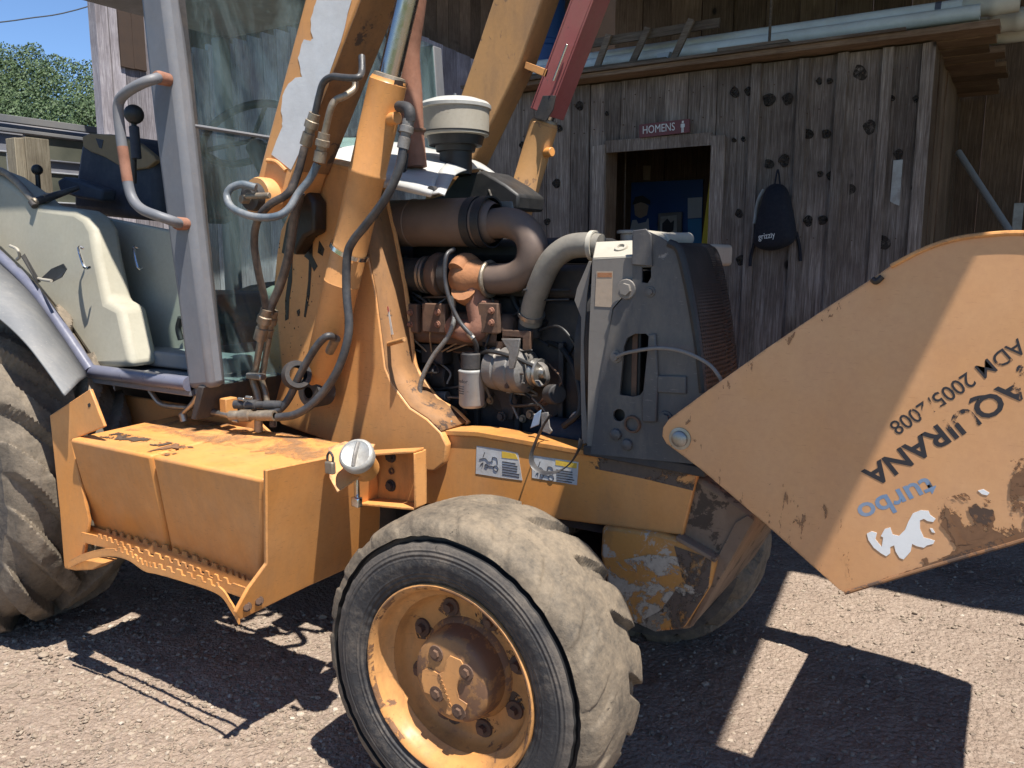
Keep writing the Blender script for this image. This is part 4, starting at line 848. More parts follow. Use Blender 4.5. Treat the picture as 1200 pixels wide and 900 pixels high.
tube('hydraulic_hose', [(372, 192, 1.89), (363, 210, 1.88), (350, 226, 1.86), (338, 245, 1.83), (322, 254, 1.80), (298, 254, 1.78), (274, 245, 1.77), (266, 232, 1.78), (270, 221, 1.79), (284, 216, 1.81), (300, 220, 1.83)], .0122, 'hose_blue', L)
tube('hydraulic_hose', [(352, 226, 1.92), (345, 255, 1.93), (338, 300, 1.94), (328, 335, 1.94), (318, 358, 1.93), (316, 368, 1.93)], .015, 'hose_brown', L)
fit((313, 362, 1.92), (304, 398, 1.92), .022); fit((320, 364, 1.95), (311, 398, 1.95), .020)
tube('steel_pipe', [(306, 396, 1.92), (300, 430, 1.92), (296, 444, 1.92), (300, 458, 1.92), (303, 472, 1.92)], .012, 'fitting', L); tube('steel_pipe', [(315, 396, 1.95), (309, 430, 1.95), (307, 446, 1.95), (311, 460, 1.95), (313, 472, 1.95)], .011, 'fitting', L)
box('pipe_clamp', P(300, 441, 1.90), (.075, .03, .022), 'steel', L, bevel=.005)
fit((275, 474, 1.80), (332, 475, 1.86), .016, mat='hose'); fit((270, 487, 1.78), (322, 487, 1.82), .018); box('valve_block', P(268, 476, 1.82), (.035, .05, .06), 'yellow_worn', L); rod('valve_stem', P(303, 490, 1.82), P(303, 506, 1.82), .014, 'fitting', L); rod('valve_stem', P(320, 486, 1.84), P(320, 500, 1.84), .012, 'iron', L)
for q in ((283, 468, 1.80), (276, 493, 1.78), (292, 466, 1.80)): rod('valve_bolt', P(*q) - Vector((.014, 0, 0)), P(*q) + Vector((.014, 0, 0)), .006, 'steel', L)
# elbow and long hose of the lift cylinder
tube('elbow', [(468, 125, 1.98), (476, 126, 1.95), (480, 131, 1.94), (480, 142, 1.94)], .017, 'iron', L)
fit((479, 140, 1.94), (472, 174, 1.93), .018, mat='alloy')
tube('hydraulic_hose', [(473, 172, 1.93), (467, 200, 1.92), (452, 232, 1.91), (430, 262, 1.91), (414, 282, 1.91), (407, 300, 1.91), (406, 340, 1.91), (409, 380, 1.90), (405, 408, 1.89), (395, 435, 1.88), (381, 457, 1.87), (364, 475, 1.85), (345, 486, 1.83), (325, 489, 1.82)], .0135, 'hose', L)
tube('hydraulic_hose', [(392, 396, 1.94), (384, 394, 1.91), (374, 402, 1.90), (362, 420, 1.89), (350, 442, 1.88), (339, 466, 1.87), (326, 481, 1.85), (306, 486, 1.82)], .0128, 'hose', L)
rod('port', P(386, 412, 1.97), P(394, 396, 1.95), .016, 'fitting', L)
lathe('hose_sleeve', P(345, 441, 1.90), (1, -.5, .3), [(0, .03), (0, .045), (.02, .05), (.03, .05), (.05, .045), (.05, .03)], 'iron', L, 24)
tube('brake_pipe', [(176, 458, 1.80), (190, 474, 1.80), (222, 478, 1.80), (255, 484, 1.80), (275, 488, 1.80)], .010, 'steel', L); tube('brake_pipe', [(232, 456, 1.78), (228, 470, 1.78), (212, 487, 1.78)], .010, 'steel', L); rod('pipe_nut', P(214, 484, 1.78), P(216, 494, 1.78), .014, 'steel', L)

# ---- engine
eng = bbox('engine_block', (-2.0, 2.34, .80), (-1.16, 2.74, 1.36), 'iron', L, .02)
for i in range(4): rod('block_plug', (-1.90 + i * .2, 2.345, 1.0), (-1.90 + i * .2, 2.322, 1.0), .035, 'iron', eng)
for i in range(5): bbox('block_rib', (-1.95 + i * .17, 2.315, .86), (-1.93 + i * .17, 2.339, 1.22), 'iron', eng)
bbox('cylinder_head', (-1.98, 2.32, 1.363), (-1.17, 2.72, 1.47), 'iron', L, .02); bbox('rocker_cover', (-1.95, 2.40, 1.473), (-1.2, 2.66, 1.56), 'black', L, .03)
bbox('bulkhead', (-2.10, 2.15, .85), (-2.07, 2.84, 1.68), 'black', L); bbox('bay_dark_panel', (-2.06, 2.815, .85), (-1.10, 2.835, 1.52), 'black', L)  # far-side panel is added: it keeps the open engine bay black
bbox('sump', (-1.95, 2.3, .66), (-1.2, 2.7, .80), 'iron', L, .02)
mf = bbox('exhaust_manifold', (P(473, 380, 2.26).x, 2.24, P(473, 400, 2.26).z), (P(600, 380, 2.26).x, 2.325, P(473, 363, 2.26).z), 'rust_dark', L, .025)
for x in (483, 515, 575): q = P(x, 372, 2.25); bbox('manifold_flange', (q.x - .05, 2.215, q.z - .05), (q.x + .05, 2.24, q.z + .05), 'rust_dark', mf)
mu = lathe('muffler', P(447, 262, 2.3), (1, 0, -.01), [(-.02, 0), (-.02, .06), (0, .078), (.01, .082), (.15, .082), (.152, .084), (.16, .084), (.162, .082), (.42, .082), (.46, .078), (.50, .06)], 'muffler', L, 40)
m0 = P(447, 262, 2.3)
for d in (.405, .45): lathe('strap', m0 + Vector((d, 0, -.005)), (1, 0, 0), [(0, .080), (0, .0865), (.032, .0865), (.032, .080)], 'black', mu, 36)
plate('heat_bracket', [(564, 236), (600, 236), (602, 250), (590, 262), (566, 258)], 2.36, .006, 'alloy', L, .002)
tube('exhaust_bend', [(560, 266, 2.3), (580, 262, 2.29), (600, 262, 2.28), (617, 272, 2.27), (624, 290, 2.26), (620, 310, 2.26), (606, 323, 2.26), (586, 327, 2.26), (568, 326, 2.26)], .050, 'muffler', L, 20)
tube('turbo_clamp', [P(574, 327, 2.26) + Vector((0, .056 * math.cos(t), .056 * math.sin(t))) for t in np.linspace(0, 6.2832, 17)], .008, 'fitting', L, 8, 1)
tc_ = P(556, 326, 2.26)
tb = lathe('turbine_housing', tc_ + Vector((-.06, 0, 0)), (1, 0, 0), [(-.02, 0), (-.02, .04), (0, .062), (.03, .070), (.06, .066), (.085, .056), (.12, .05)], 'turbo_rust', L, 28)
tube('turbine_scroll', [tc_ + Vector((-.03 + .03 * t / 6, -.01 + .05 * math.sin(t), .05 * math.cos(t))) for t in np.linspace(-1, 4.0, 9)], [.032, .036, .040, .043, .046], 'turbo_rust', tb, 14, 3)
tube('turbine_foot', [(556, 335, 2.25), (560, 356, 2.25), (564, 378, 2.25)], .042, 'rust', tb, 16)
bbox('turbo_flange', P(541, 357, 2.22) , P(585, 351, 2.30) + Vector((0, 0, .0)), 'rust', tb, .004)
tube('manifold_elbow', [(566, 370, 2.25), (560, 386, 2.24), (548, 388, 2.24), (530, 382, 2.25)], .038, 'rust', L, 16)
lathe('compressor', P(536, 322, 2.28), (-1, 0, 0), [(0, .03), (.0, .06), (.01, .07), (.04, .07), (.05, .05), (.09, .045)], 'iron', L, 28)
ih = P(452, 322, 2.28)
ih_o = lathe('intake_hose', ih, (1, 0, 0), [(-.03, .058)] + [(d, .060 + (.0025 if i % 2 else 0)) for i, d in enumerate(np.linspace(0, .20, 22))] + [(.24, .06)], 'black', L, 28)
for x in (499, 503): lathe('hose_clamp', P(x, 322, 2.28), (1, 0, 0), [(0, .060), (0, .066), (.010, .066), (.010, .06)], 'steel', ih_o, 28)
lathe('intake_collar', P(511, 322, 2.28), (1, 0, 0), [(0, .04), (0, .072), (.015, .078), (.035, .074), (.045, .05)], 'rust_dark', L, 28)
tube('oil_feed_hose', [(532, 292, 2.22), (523, 300, 2.18), (521, 325, 2.17), (527, 352, 2.17), (538, 376, 2.18), (552, 393, 2.19), (558, 404, 2.21), (559, 416, 2.23)], .0075, 'hose', L, 10)
rod('oil_feed_sleeve', P(549, 390, 2.19), P(555, 397, 2.195), .010, 'steel', L); rod('drain_tube', P(531, 346, 2.22), P(531, 362, 2.22), .010, 'steel', L)
tube('braided_hose', [(531, 358, 2.22), (532, 376, 2.20), (524, 396, 2.19), (508, 417, 2.18), (496, 440, 2.17), (492, 458, 2.17), (497, 476, 2.17), (512, 488, 2.16), (530, 496, 2.16)], .0085, 'braided', L, 10)
# oil filter
p0, p1 = P(553, 477, 2.22), P(552.5, 434, 2.22); d = (p1 - p0).normalized(); Lf = (p1 - p0).length
of = lathe('oil_filter', p0, d, [(0, 0), (0, .034), (.006, .041), (.012, .0435), (Lf - .008, .0435), (Lf - .004, .0455), (Lf, .045), (Lf + .004, .040), (Lf + .004, 0)], 'filter_white', L, 36)
rod('filter_base', p1 + d * .005, p1 + d * .06, .036, 'iron', of)
def wrap_text(name, body, zc, a0, a1, hh, mat, parent, c, r):
    me = text_mesh(body, hh / .69); xs_ = [q.co.x for q in me.vertices]; k = (a1 - a0) / (max(xs_) - min(xs_))
    for q in me.vertices:
        a = a0 + (q.co.x - min(xs_)) * k; q.co = Vector((c.x + r * math.sin(a), c.y - r * math.cos(a), zc + q.co.y))
    return link(name, me, mat, parent)
zc = P(552, 447, 2.22).z
wrap_text('lettering', 'Peedor', zc, -.95, .30, .012, 'ink', of, p0, .0440)
bm = bmesh.new()
for i in range(4): bm_box(bm, p0 + Vector((-.0165, -.0405, .075 - i * .008)), (.034 - .004 * (i % 2), .002, .0018), Matrix.Rotation(-.33, 3, 'Z'))
link('print_lines', fin(bm, 'print_lines'), 'ink', of)
# alternator, bracket, pulley, belts
ac = P(574, 432, 2.24); al = lathe('alternator', ac + Vector((-.01, .03, 0)), (1, -.12, 0), [(0, 0), (0, .06), (.012, .072), (.05, .075), (.055, .07), (.062, .07), (.066, .076), (.11, .076), (.115, .072), (.125, .075), (.15, .070), (.165, .05), (.165, 0)], 'alloy', L, 36)
for k in range(10): a_ = 6.2832 * k / 10; box('vent_rib', ac + Vector((.142, .015 + .055 * math.cos(a_), .055 * math.sin(a_))), (.03, .008, .008), 'iron', al)
lathe('pulley', ac + Vector((.165, .01, 0)), (1, -.12, 0), [(0, .03), (.0, .045), (.008, .046), (.016, .036), (.024, .046), (.032, .045), (.032, .02), (.05, .018), (.05, 0)], 'steel', al, 32)
plate('alternator_strap', [(587, 397), (609, 397), (607, 412), (602, 432), (596, 432), (596, 412)], 2.16, .01, 'alloy', L, .002)
bm = bmesh.new()
plate('engine_bracket', [(582, 386), (622, 388), (620, 412), (612, 410), (612, 396), (590, 394), (588, 410), (580, 408)], 2.24, .02, 'rust_dark', L, .003)
rod('lifting_bolt', P(594, 425, 2.2), P(594, 455, 2.2), .008, 'rust_dark', L); plate('alternator_foot', [(572, 452), (600, 455), (606, 470), (600, 492), (590, 492), (585, 470)], 2.3, .02, 'iron', L)
for (x, y) in ((588, 488), (573, 436)): bolt(L, P(x, y, 2.28), (0, -1, 0), .012, .014, 'iron')
lathe('crank_pulley', P(648, 462, 2.42), (1, 0, 0), [(-.02, .02), (-.02, .06), (0, .075), (.01, .06), (.02, .075), (.05, .075), (.05, 0)], 'iron', L, 32)
lathe('water_pump_pulley', P(652, 440, 2.44), (1, 0, 0), [(-.02, .03), (-.02, .085), (.0, .09), (.03, .09), (.03, 0)], 'black', L, 32)
rod('idler', P(645, 462, 2.25), P(654, 462, 2.22), .032, 'iron', L)
fan = lathe('fan_hub', (-1.16, 2.48, 1.20), (1, 0, 0), [(-.04, 0), (-.04, .07), (.02, .07), (.03, .04), (.03, 0)], 'black', L, 24)
for k in range(7):
    a_ = 6.2832 * k / 7; u_ = Vector((0, math.cos(a_), math.sin(a_))); v_ = Vector((.35, -math.sin(a_), math.cos(a_))).normalized(); c = Vector((-1.15, 2.48, 1.20))
    slab('fan_blade', [c + u_ * .06 - v_ * .03, c + u_ * .06 + v_ * .03, c + u_ * .23 + v_ * .055, c + u_ * .23 - v_ * .055], .004, 'black', fan, .001, off=(.004, 0, 0))
sh = lathe('fan_shroud', (-1.16, 2.48, 1.20), (1, 0, 0), [(0, .262), (.0, .256), (.05, .258), (.08, .29), (.085, .30), (.08, .302), (.045, .268), (0, .262)], 'black', L, 48)
plate('shroud_panel', [(690, 306), (693, 306), (690, 330), (688, 345), (686, 372), (684, 400), (686, 470), (690, 520), (682, 520), (680, 440), (681, 372), (673, 352), (676, 338)], 2.13, .006, 'cream_shaded', L, .001)
tube('fan_belt', [(662, 425, 2.3), (680, 390, 2.3), (690, 330, 2.3)], .009, 'black', L, 8, flat=(0, 1, 0)); tube('ground_strap', [(634, 425, 2.18), (640, 432, 2.16), (642, 446, 2.17), (636, 452, 2.19), (630, 446, 2.2)], .012, 'alloy', L, 8, flat=(0, 1, 0))
tube('loose_strap', [(645, 486, 2.12), (636, 500, 2.10), (627, 520, 2.085), (622.5, 535, 2.075), (626, 547, 2.07), (638, 554, 2.07), (655, 552, 2.07), (669, 542, 2.075), (678, 527, 2.085), (681, 515, 2.10)], .013, 'hose', L, 10, flat=(0, 1, .2))
plate('strap_lug', [(634, 484), (642, 483), (644, 500), (647, 505), (644, 509), (634, 505)], 2.14, .006, 'alloy', L, .002); plate('strap_lug', [(626, 486), (634, 480), (631, 498), (621, 502)], 2.15, .006, 'turbo_blue', L, .002)
rod('hydraulic_pump', P(640, 505, 2.28), P(690, 512, 2.28), .05, 'seat_navy', L); tube('pump_pipe', [(668, 491, 2.2), (674, 484, 2.2), (682, 485, 2.2), (684, 494, 2.2)], .005, 'steel', L, 8)
rod('starter_motor', P(498, 440, 2.32), P(528, 442, 2.32), .045, 'iron', L); rod('fuel_pump', P(505, 465, 2.28), P(525, 465, 2.28), .02, 'alloy', L); bbox('injection_pump', (P(495, 400, 2.28).x, 2.27, 1.12), (P(520, 400, 2.28).x, 2.33, 1.19), 'iron', L)
for pts, r_, m_ in (([(475, 300, 2.3), (478, 340, 2.28), (500, 360, 2.26), (530, 372, 2.27)], .006, 'black'), ([(600, 345, 2.34), (610, 365, 2.33), (640, 380, 2.33)], .012, 'black'), ([(560, 415, 2.25), (575, 412, 2.2), (600, 418, 2.2), (628, 430, 2.22)], .007, 'black'), ([(640, 400, 2.35), (660, 410, 2.32), (676, 440, 2.25), (680, 480, 2.2), (660, 500, 2.2)], .010, 'black'), ([(480, 420, 2.25), (478, 450, 2.24), (490, 480, 2.22), (520, 500, 2.2)], .012, 'hose')): tube('engine_hose', pts, r_, m_, L, 8)

er = random.Random(11)
for i in range(22):
    x, y = er.uniform(470, 650), er.uniform(345, 470); pts = [(x, y, er.uniform(2.25, 2.31))]
    for j in range(er.choice((3, 4))): x += er.uniform(-28, 40); y += er.uniform(-22, 30); pts.append((min(684, max(462, x)), min(498, max(340, y)), er.uniform(2.22, 2.31)))
    tube('wiring', pts, er.choice((.003, .004, .0055)), er.choice(('black', 'hose', 'black', 'braided', 'rust_dark')), L, 7)
for i in range(34):
    x, y = er.uniform(465, 640), er.uniform(345, 495); bolt(L, (P(x, y, 2.33).x, 2.325, P(x, y, 2.33).z), (0, -1, 0), er.uniform(.007, .012), .014, er.choice(('iron', 'rust_dark', 'fitting')), 'engine_bolt')
for i in range(5): tube('injector_line', [(478 + 24 * i, 352 - 2 * i, 2.30), (484 + 24 * i, 362, 2.24), (482 + 22 * i, 392, 2.24), (500 + 6 * i, 412, 2.27)], .0035, 'fitting', L, 6)
for x, y in ((481, 366), (513, 366), (481, 380), (513, 380), (576, 364), (576, 378)): bolt(L, P(x, y, 2.213), (0, -1, 0), .008, .012, 'rust', 'engine_bolt')

# ---- radiator stack
def plate_h(name, px, holes, Y, th, mat, parent, bevel=0):
    bm = bmesh.new(); es = []
    for lp in [px] + holes:
        vs_ = [bm.verts.new(P(x, y, Y)) for x, y in lp]; es += [bm.edges.new((vs_[i], vs_[(i + 1) % len(vs_)])) for i in range(len(vs_))]
    g = bmesh.ops.triangle_fill(bm, edges=es, use_beauty=True); fs = [f for f in g['geom'] if isinstance(f, bmesh.types.BMFace)]
    ex = bmesh.ops.extrude_face_region(bm, geom=fs); bmesh.ops.translate(bm, verts=[v for v in ex['geom'] if isinstance(v, bmesh.types.BMVert)], vec=(0, th, 0))
    return link(name, fin(bm, name), mat, parent, bevel=bevel)
def circ(x, y, r, k=14): return [(x + r * math.cos(6.2832 * i / k), y + r * 1.06 * math.sin(6.2832 * i / k)) for i in range(k)]
slot = [(731, 406), (735, 396), (744, 391), (757, 391), (760, 394), (758, 430), (756, 455), (750, 463), (742, 465), (727, 463), (726, 461)]
notch = [(752, 313), (763, 313), (763, 325), (759, 332), (752, 331)]
rs = plate_h('radiator_side', [(719, 362), (733, 346), (741, 330), (741, 272), (757, 270), (772, 277), (788, 287), (797, 302), (804, 330), (812, 365), (819, 410), (823, 450), (826, 545), (692, 532), (704, 440)], [slot, notch, circ(725.5, 486.5, 7)], 2.095, .008, 'radiator_grey', L)
plate_h('radiator_frame', [(694.5, 302), (741, 300), (741, 331), (732, 345), (718, 361), (706, 440), (694, 532), (688, 531), (690, 400)], [circ(707, 343.5, 1.6), circ(702, 344.5, 1.6)], 2.104, .02, 'cream_shaded', L)
lathe('tube_end', P(741.5, 497, 2.094), (0, -1, 0), [(0, .026), (.008, .024), (.008, .019), (-.02, .019), (-.02, 0)], 'rust_dark', rs, 24)
bolt(rs, P(734, 339, 2.094), (0, -1, 0), .018, .014, 'cream_shaded', 'bolt', 1.6); bolt(rs, P(762, 342, 2.094), (0, -1, 0), .010, .008, 'radiator_grey'); bolt(rs, P(722, 418, 2.094), (0, -1, 0), .012, .016, 'cream_shaded', 'bolt', 1.5); bolt(rs, P(780, 490, 2.094), (0, -1, 0), .014, .012, 'radiator_grey')
plate('corner_plate', [(742, 270), (757, 268), (763, 275), (764, 312), (740, 310)], 2.088, .006, 'radiator_grey', rs, .002)
plate('side_rib', [(752, 470), (760, 392), (768, 391), (771, 440), (769, 495), (752, 495)], 2.086, .009, 'radiator_grey', rs, .004); plate('side_rib', [(770, 440), (804, 441), (804, 462), (770, 460)], 2.088, .006, 'radiator_grey', rs, .003)
for q in ((722, 509, 6), (735, 521, 9)): lathe('mud_lump', P(q[0], q[1], 2.094), (0, -1, 0), [(0, .018), (.008, .016), (.012, .008), (.013, 0)], 'radiator_grey', rs, 10)
d4 = plate('radiator_decal', [(699, 318), (718, 318), (716.5, 360), (697, 359)], 2.1025, .001, 'decal_tan', L, 0); plate('decal_header', [(700, 319.5), (717, 319.5), (717, 325), (700, 325)], 2.1018, .0006, 'turbo_rust', d4, 0)
rx0, rx1, rz1 = P(692, 300, 2.12).x, P(790, 300, 2.12).x, P(720, 283, 2.12).z
tt = bbox('top_tank', (rx0 + .01, 2.215, rz1 - .075), (rx0 + .20, 2.82, rz1 - .002), 'cream', L, .012)
slab('tank_shoulder', [P(694, 303, 2.102), P(742, 300, 2.102), P(743, 281, 2.21), P(698, 283, 2.21)], .01, 'cream', L, .004)
lathe('tank_dimple', P(728, 290.5, 2.155), (0, -.6, .8), [(0, .02), (.006, .018), (.006, .011), (-.001, .009), (0, 0)], 'cream', tt, 20)
lathe('filler_neck', P(737, 282, 2.32), (0, 0, 1), [(-.02, .026), (.02, .026), (.022, .037), (.030, .037), (.032, .03), (.032, 0)], 'alloy', L, 24)
bbox('radiator_core', (rx0 + .02, 2.125, .95), (rx0 + .16, 2.81, rz1 - .08), 'black', L); bbox('core_bar', (P(745, 430, 2.14).x - .004, 2.118, .97), (P(750, 430, 2.14).x, 2.122, rz1 - .1), 'rust_dark', L)
bbox('oil_cooler', (rx0 + .19, 2.2, .98), (rx0 + .22, 2.7, rz1 - .12), 'black', L)
slab('top_guard', [P(757, 269, 2.10), P(786, 273, 2.25), P(806, 277, 2.45), P(810, 286, 2.45), P(790, 288, 2.2), P(772, 277, 2.10)], .01, 'cream', L, .003, off=(0, 0, -.012))
rod('guard_tube', P(775, 281, 2.16), P(806, 280, 2.48), .020, 'cream', L)
# perforated grille: a curved sheet with the holes left out
gp = [P(x, y, 2.105) for x, y in ((786, 284), (796, 292), (803, 312), (810, 345), (817, 390), (823, 445), (827, 520))]
gp = smoothpath(gp, 22); nz = len(gp); nyy = 121; bm = bmesh.new(); g = [[bm.verts.new(p + Vector((.16 * j / (nyy - 1) - .36 * (j / (nyy - 1)) ** 2, .70 * j / (nyy - 1), 0))) for j in range(nyy)] for p in gp]
for i in range(nz - 1):
    for j in range(nyy - 1):
        if not (i % 2 and (j % 2) and i > 6): bm.faces.new((g[i][j], g[i][j + 1], g[i + 1][j + 1], g[i + 1][j]))
o = link('grille_mesh', fin(bm, 'grille_mesh'), 'mesh_grille', L, smooth='all')
bm = bmesh.new(); g2_ = [[bm.verts.new(p + Vector((.16 * t - .36 * t * t - .03, .01 + .68 * t, 0))) for t in np.linspace(0, 1, 13)] for p in gp[::6]]
for a_, b_ in zip(g2_, g2_[1:]):
    for i in range(12): bm.faces.new((a_[i], a_[i + 1], b_[i + 1], b_[i]))
link('grille_dark_backing', fin(bm, 'grille_dark_backing'), 'black', L)  # black sheet added behind the holes so no light shows through
tube('grille_seal', [(784, 285, 2.10), (795, 292, 2.098), (803, 320, 2.097), (812, 365, 2.096), (819, 410, 2.096), (824, 460, 2.096)], .012, 'black', L, 8)
tube('radiator_hose', [(704, 289, 2.24), (684, 287, 2.24), (664, 291, 2.24), (646, 306, 2.24), (633, 332, 2.25), (625, 358, 2.27), (622, 378, 2.29)], .038, 'hose_taupe', L, 20)
lathe('hose_clip', P(623, 366, 2.28), P(622, 376, 2.29) - P(625, 358, 2.27), [(0, .040), (0, .045), (.014, .045), (.014, .040)], 'steel', L, 24); lathe('hose_clip', P(693, 288, 2.24), (1, 0, 0), [(0, .040), (0, .046), (.014, .046), (.014, .040)], 'cream', L, 24)
rod('thermostat', P(622, 374, 2.30), P(620, 395, 2.30), .04, 'iron', L)
tube('hood_cable', [(722, 418, 2.075), (736, 413, 2.07), (770, 408, 2.06), (800, 412, 2.06), (828, 425, 2.06), (842, 440, 2.05), (848, 455, 2.06)], .005, 'cream_shaded', L, 8)
plate('radiator_base', [(683, 522), (826, 548), (826, 560), (683, 533)], 2.10, .7, 'iron', L, .004)

# ---- tipped hood
YH = 2.02
hp = [(776, 511), (777, 501), (784, 491), (830, 457), (900, 407), (965, 363), (1030, 321), (1044, 311), (1082, 292), (1120, 279.5), (1160, 274), (1200, 272.5), (1250, 276), (1340, 300), (1470, 380), (1510, 470), (1470, 545), (1200, 632), (1100, 661), (1000, 694), (990, 695), (982, 690), (900, 617), (820, 549), (781, 520)]
hood = bpy.data.objects.new('hood', None); COL.objects.link(hood); hood.parent = L; hood.location = -Vector(L.location); hood.empty_display_size = .1
for y_ in (YH, mir(YH) - .004):
    bm = bmesh.new(); bm_prism(bm, [P(x, y, YH) + Vector((0, y_ - YH, 0)) for x, y in hp], Vector((0, .004, 0)))
    # dented sheet: subdivide and nudge
    hs = link('hood_side', fin(bm, 'hood_side'), 'yellow_hood', hood, bevel=.0015)
hw = 2 * (YC - YH)
def sheet(px, nm, m='yellow_hood'):
    bm = bmesh.new(); A = [bm.verts.new(P(x, y, YH + .004)) for x, y in px]; B = [bm.verts.new(P(x, y, YH + .004) + Vector((0, hw - .008, 0))) for x, y in px]
    for i in range(len(px) - 1): bm.faces.new((A[i], A[i + 1], B[i + 1], B[i]))
    o = link(nm, fin(bm, nm), m, hood, smooth=True); q = o.modifiers.new('s', 'SOLIDIFY'); q.thickness = .004; q.offset = 0; return o
sheet([(992, 691), (1100, 658), (1200, 629), (1468, 543), (1507, 470)], 'hood_top')
lathe('hinge_bolt', P(797, 514, YH) + Vector((0, 0, 0)), (0, -1, 0), [(0, .030), (.003, .030), (.004, .022), (.010, .021), (.014, .016), (.015, 0)], 'steel', hood, 28)
tube('hood_latch', [(1034, 324, YH - .004), (1027, 330, YH - .006), (1022, 327, YH - .004)], .007, 'grease', hood, 8)
tube('hood_lip', [(1044, 312, YH - .002), (1082, 292.5, YH - .002), (1120, 280, YH - .002), (1160, 274.5, YH - .002), (1200, 273, YH - .002), (1250, 276.5, YH - .002)], .0055, 'yellow', hood, 8)
tube('hood_lip', [(990, 695, YH - .001), (1100, 661.5, YH - .001), (1200, 632.5, YH - .001), (1300, 600, YH - .001)], .005, 'hood_rust', hood, 8)
lettering('lettering', 'ADM 2005/2008', P(1193, 396, YH), P(1041, 497, YH), .033, 'text_worn', hood, off=.0006, fat=.0002)
lettering('lettering', 'JAQUIRANA', P(1205, 432, YH), P(1009, 553, YH), .046, 'text_worn', hood, off=.0006, fat=.0016)
lettering('lettering', 'turbo', P(1090, 558, YH), P(1002, 594, YH), .046, 'turbo_blue', hood, off=.0003, fat=.0012)
vs3 = [(195, 575), (225, 560), (260, 570), (250, 610), (290, 660), (300, 600), (285, 590), (310, 545), (345, 535), (360, 580), (400, 590), (440, 550), (460, 500), (490, 445), (540, 425), (590, 430), (600, 455), (635, 480), (620, 500), (585, 495), (560, 480), (535, 490), (535, 545), (560, 600), (600, 610), (630, 620), (620, 640), (580, 650), (560, 665), (515, 655), (485, 640), (475, 690), (430, 740), (405, 730), (380, 690), (370, 650), (345, 660), (345, 700), (320, 720), (285, 700), (240, 665), (205, 615)]
Z = lambda q: [(980 + x * .18333, 520 + y * .18333) for x, y in q]
plate('vinyl_remnant', Z(vs3), YH - .001, .0008, 'white_vinyl', hood, 0); plate('vinyl_remnant', Z([(905, 300), (940, 290), (980, 315), (965, 330), (930, 322)]), YH - .001, .0008, 'white_vinyl', hood, 0); plate('vinyl_remnant', Z([(598, 540), (615, 542), (632, 570), (612, 566)]), YH - .001, .0008, 'white_vinyl', hood, 0)
def ragged(q, amp):
    out = []
    for (a, b), (c, d) in zip(q, q[1:] + q[:1]):
        m = max(2, int(math.hypot(c - a, d - b) / 3))
        for i in range(m): out.append((a + (c - a) * i / m + random.uniform(-amp, amp) * (i > 0), b + (d - b) * i / m + random.uniform(-amp, amp) * (i > 0)))
    return out
for q, m_ in (([(1030, 681), (1100, 645), (1124, 628), (1150, 622), (1175, 618), (1200, 600), (1260, 580), (1260, 611), (1150, 645), (1100, 660)], 'rust_patchy'), ([(1120, 580), (1150, 575), (1172, 598), (1170, 620), (1145, 632), (1120, 640), (1104, 618), (1098, 586), (1106, 584)], 'rust_patchy'), ([(1134, 594), (1144, 590), (1150, 596), (1163, 597), (1166, 610), (1158, 616), (1146, 613), (1139, 606)], 'wear_solid'), ([(1106, 588), (1109, 594), (1116, 610), (1122, 618), (1128, 632), (1140, 637), (1120, 640), (1114, 624), (1108, 606)], 'wear_solid'),
           ([(1183, 540), (1230, 530), (1230, 610), (1186, 618)], 'rust_patchy'), ([(1040, 678), (1150, 639), (1260, 604), (1260, 612), (1100, 661), (1000, 693)], 'hood_rust'), ([(900, 560), (960, 560), (985, 600), (1000, 690), (985, 688), (905, 616)], 'scuff_patchy'), ([(785, 495), (900, 410), (1028, 324), (1040, 326), (905, 418), (800, 500)], 'scuff_patchy'), ([(781, 518), (815, 515), (890, 590), (985, 672), (985, 690), (900, 615)], 'scuff_patchy')):
    npt = globals().get('npt', 0) + 1; plate('rust_patch', ragged(q, .8 if m_ == 'hood_rust' else 1.6), YH - .0007 - .00018 * npt, .0001, 'hood_rust' if m_ == 'wear_solid' else m_, hood, 0)

# ---- cab
CAB = 1.74
plate('cab_pillar', [(157, -60), (186, -60), (193, 0), (205, 95), (226, 280), (247, 455), (219, 457), (206, 350), (196, 280), (178, 140), (163, 0)], CAB, .07, 'cab_grey', L, .022)
g0, g1 = P(193, -60, 1.765), P(247, 452, 1.765); WS = Vector((0, 1.40, 0))
gm = g0 + (g1 - g0) * ((138 + 60) / 512)
slab('windshield', [g0, gm - Vector((0, 0, -.004)), gm + WS - Vector((0, 0, -.004)), g0 + WS], .005, 'glass', L, 0, off=(-.005, 0, 0))
slab('windshield', [gm - Vector((0, 0, .004)), g1, g1 + WS, gm + WS - Vector((0, 0, .004))], .005, 'glass', L, 0, off=(-.005, 0, 0))
slab('glass_seal', [g0, g1, g1 + Vector((0, .055, 0)), g0 + Vector((0, .055, 0))], .006, 'iron', L, 0, off=(.004, 0, 0))
tube('glass_joint', [gm, gm + WS], .007, 'cab_grey', L, 8, raw=True)
far = [q + WS for q in (g0, g1)]; slab('cab_pillar', [far[0], far[1], far[1] + Vector((-.08, 0, 0)), far[0] + Vector((-.08, 0, 0))], .07, 'cab_grey', L, .008, off=(0, .07, 0))
slab('cab_cowl', [g1 + Vector((0, -.03, 0)), g1 + Vector((0, 1.43, 0)), g1 + Vector((-.05, 1.43, -.12)), g1 + Vector((-.05, -.03, -.12))], .02, 'iron', L, .004, off=(-.03, 0, 0))
tube('wiper', [PX(448, 30, -2.36), PX(458, 52, -2.36), PX(470, 78, -2.36)], .008, 'black', L, 8)
bbox('cab_roof', (-3.95, 1.70, 2.70), (-2.30, mir(1.70), 2.84), 'cab_grey', L, .05)
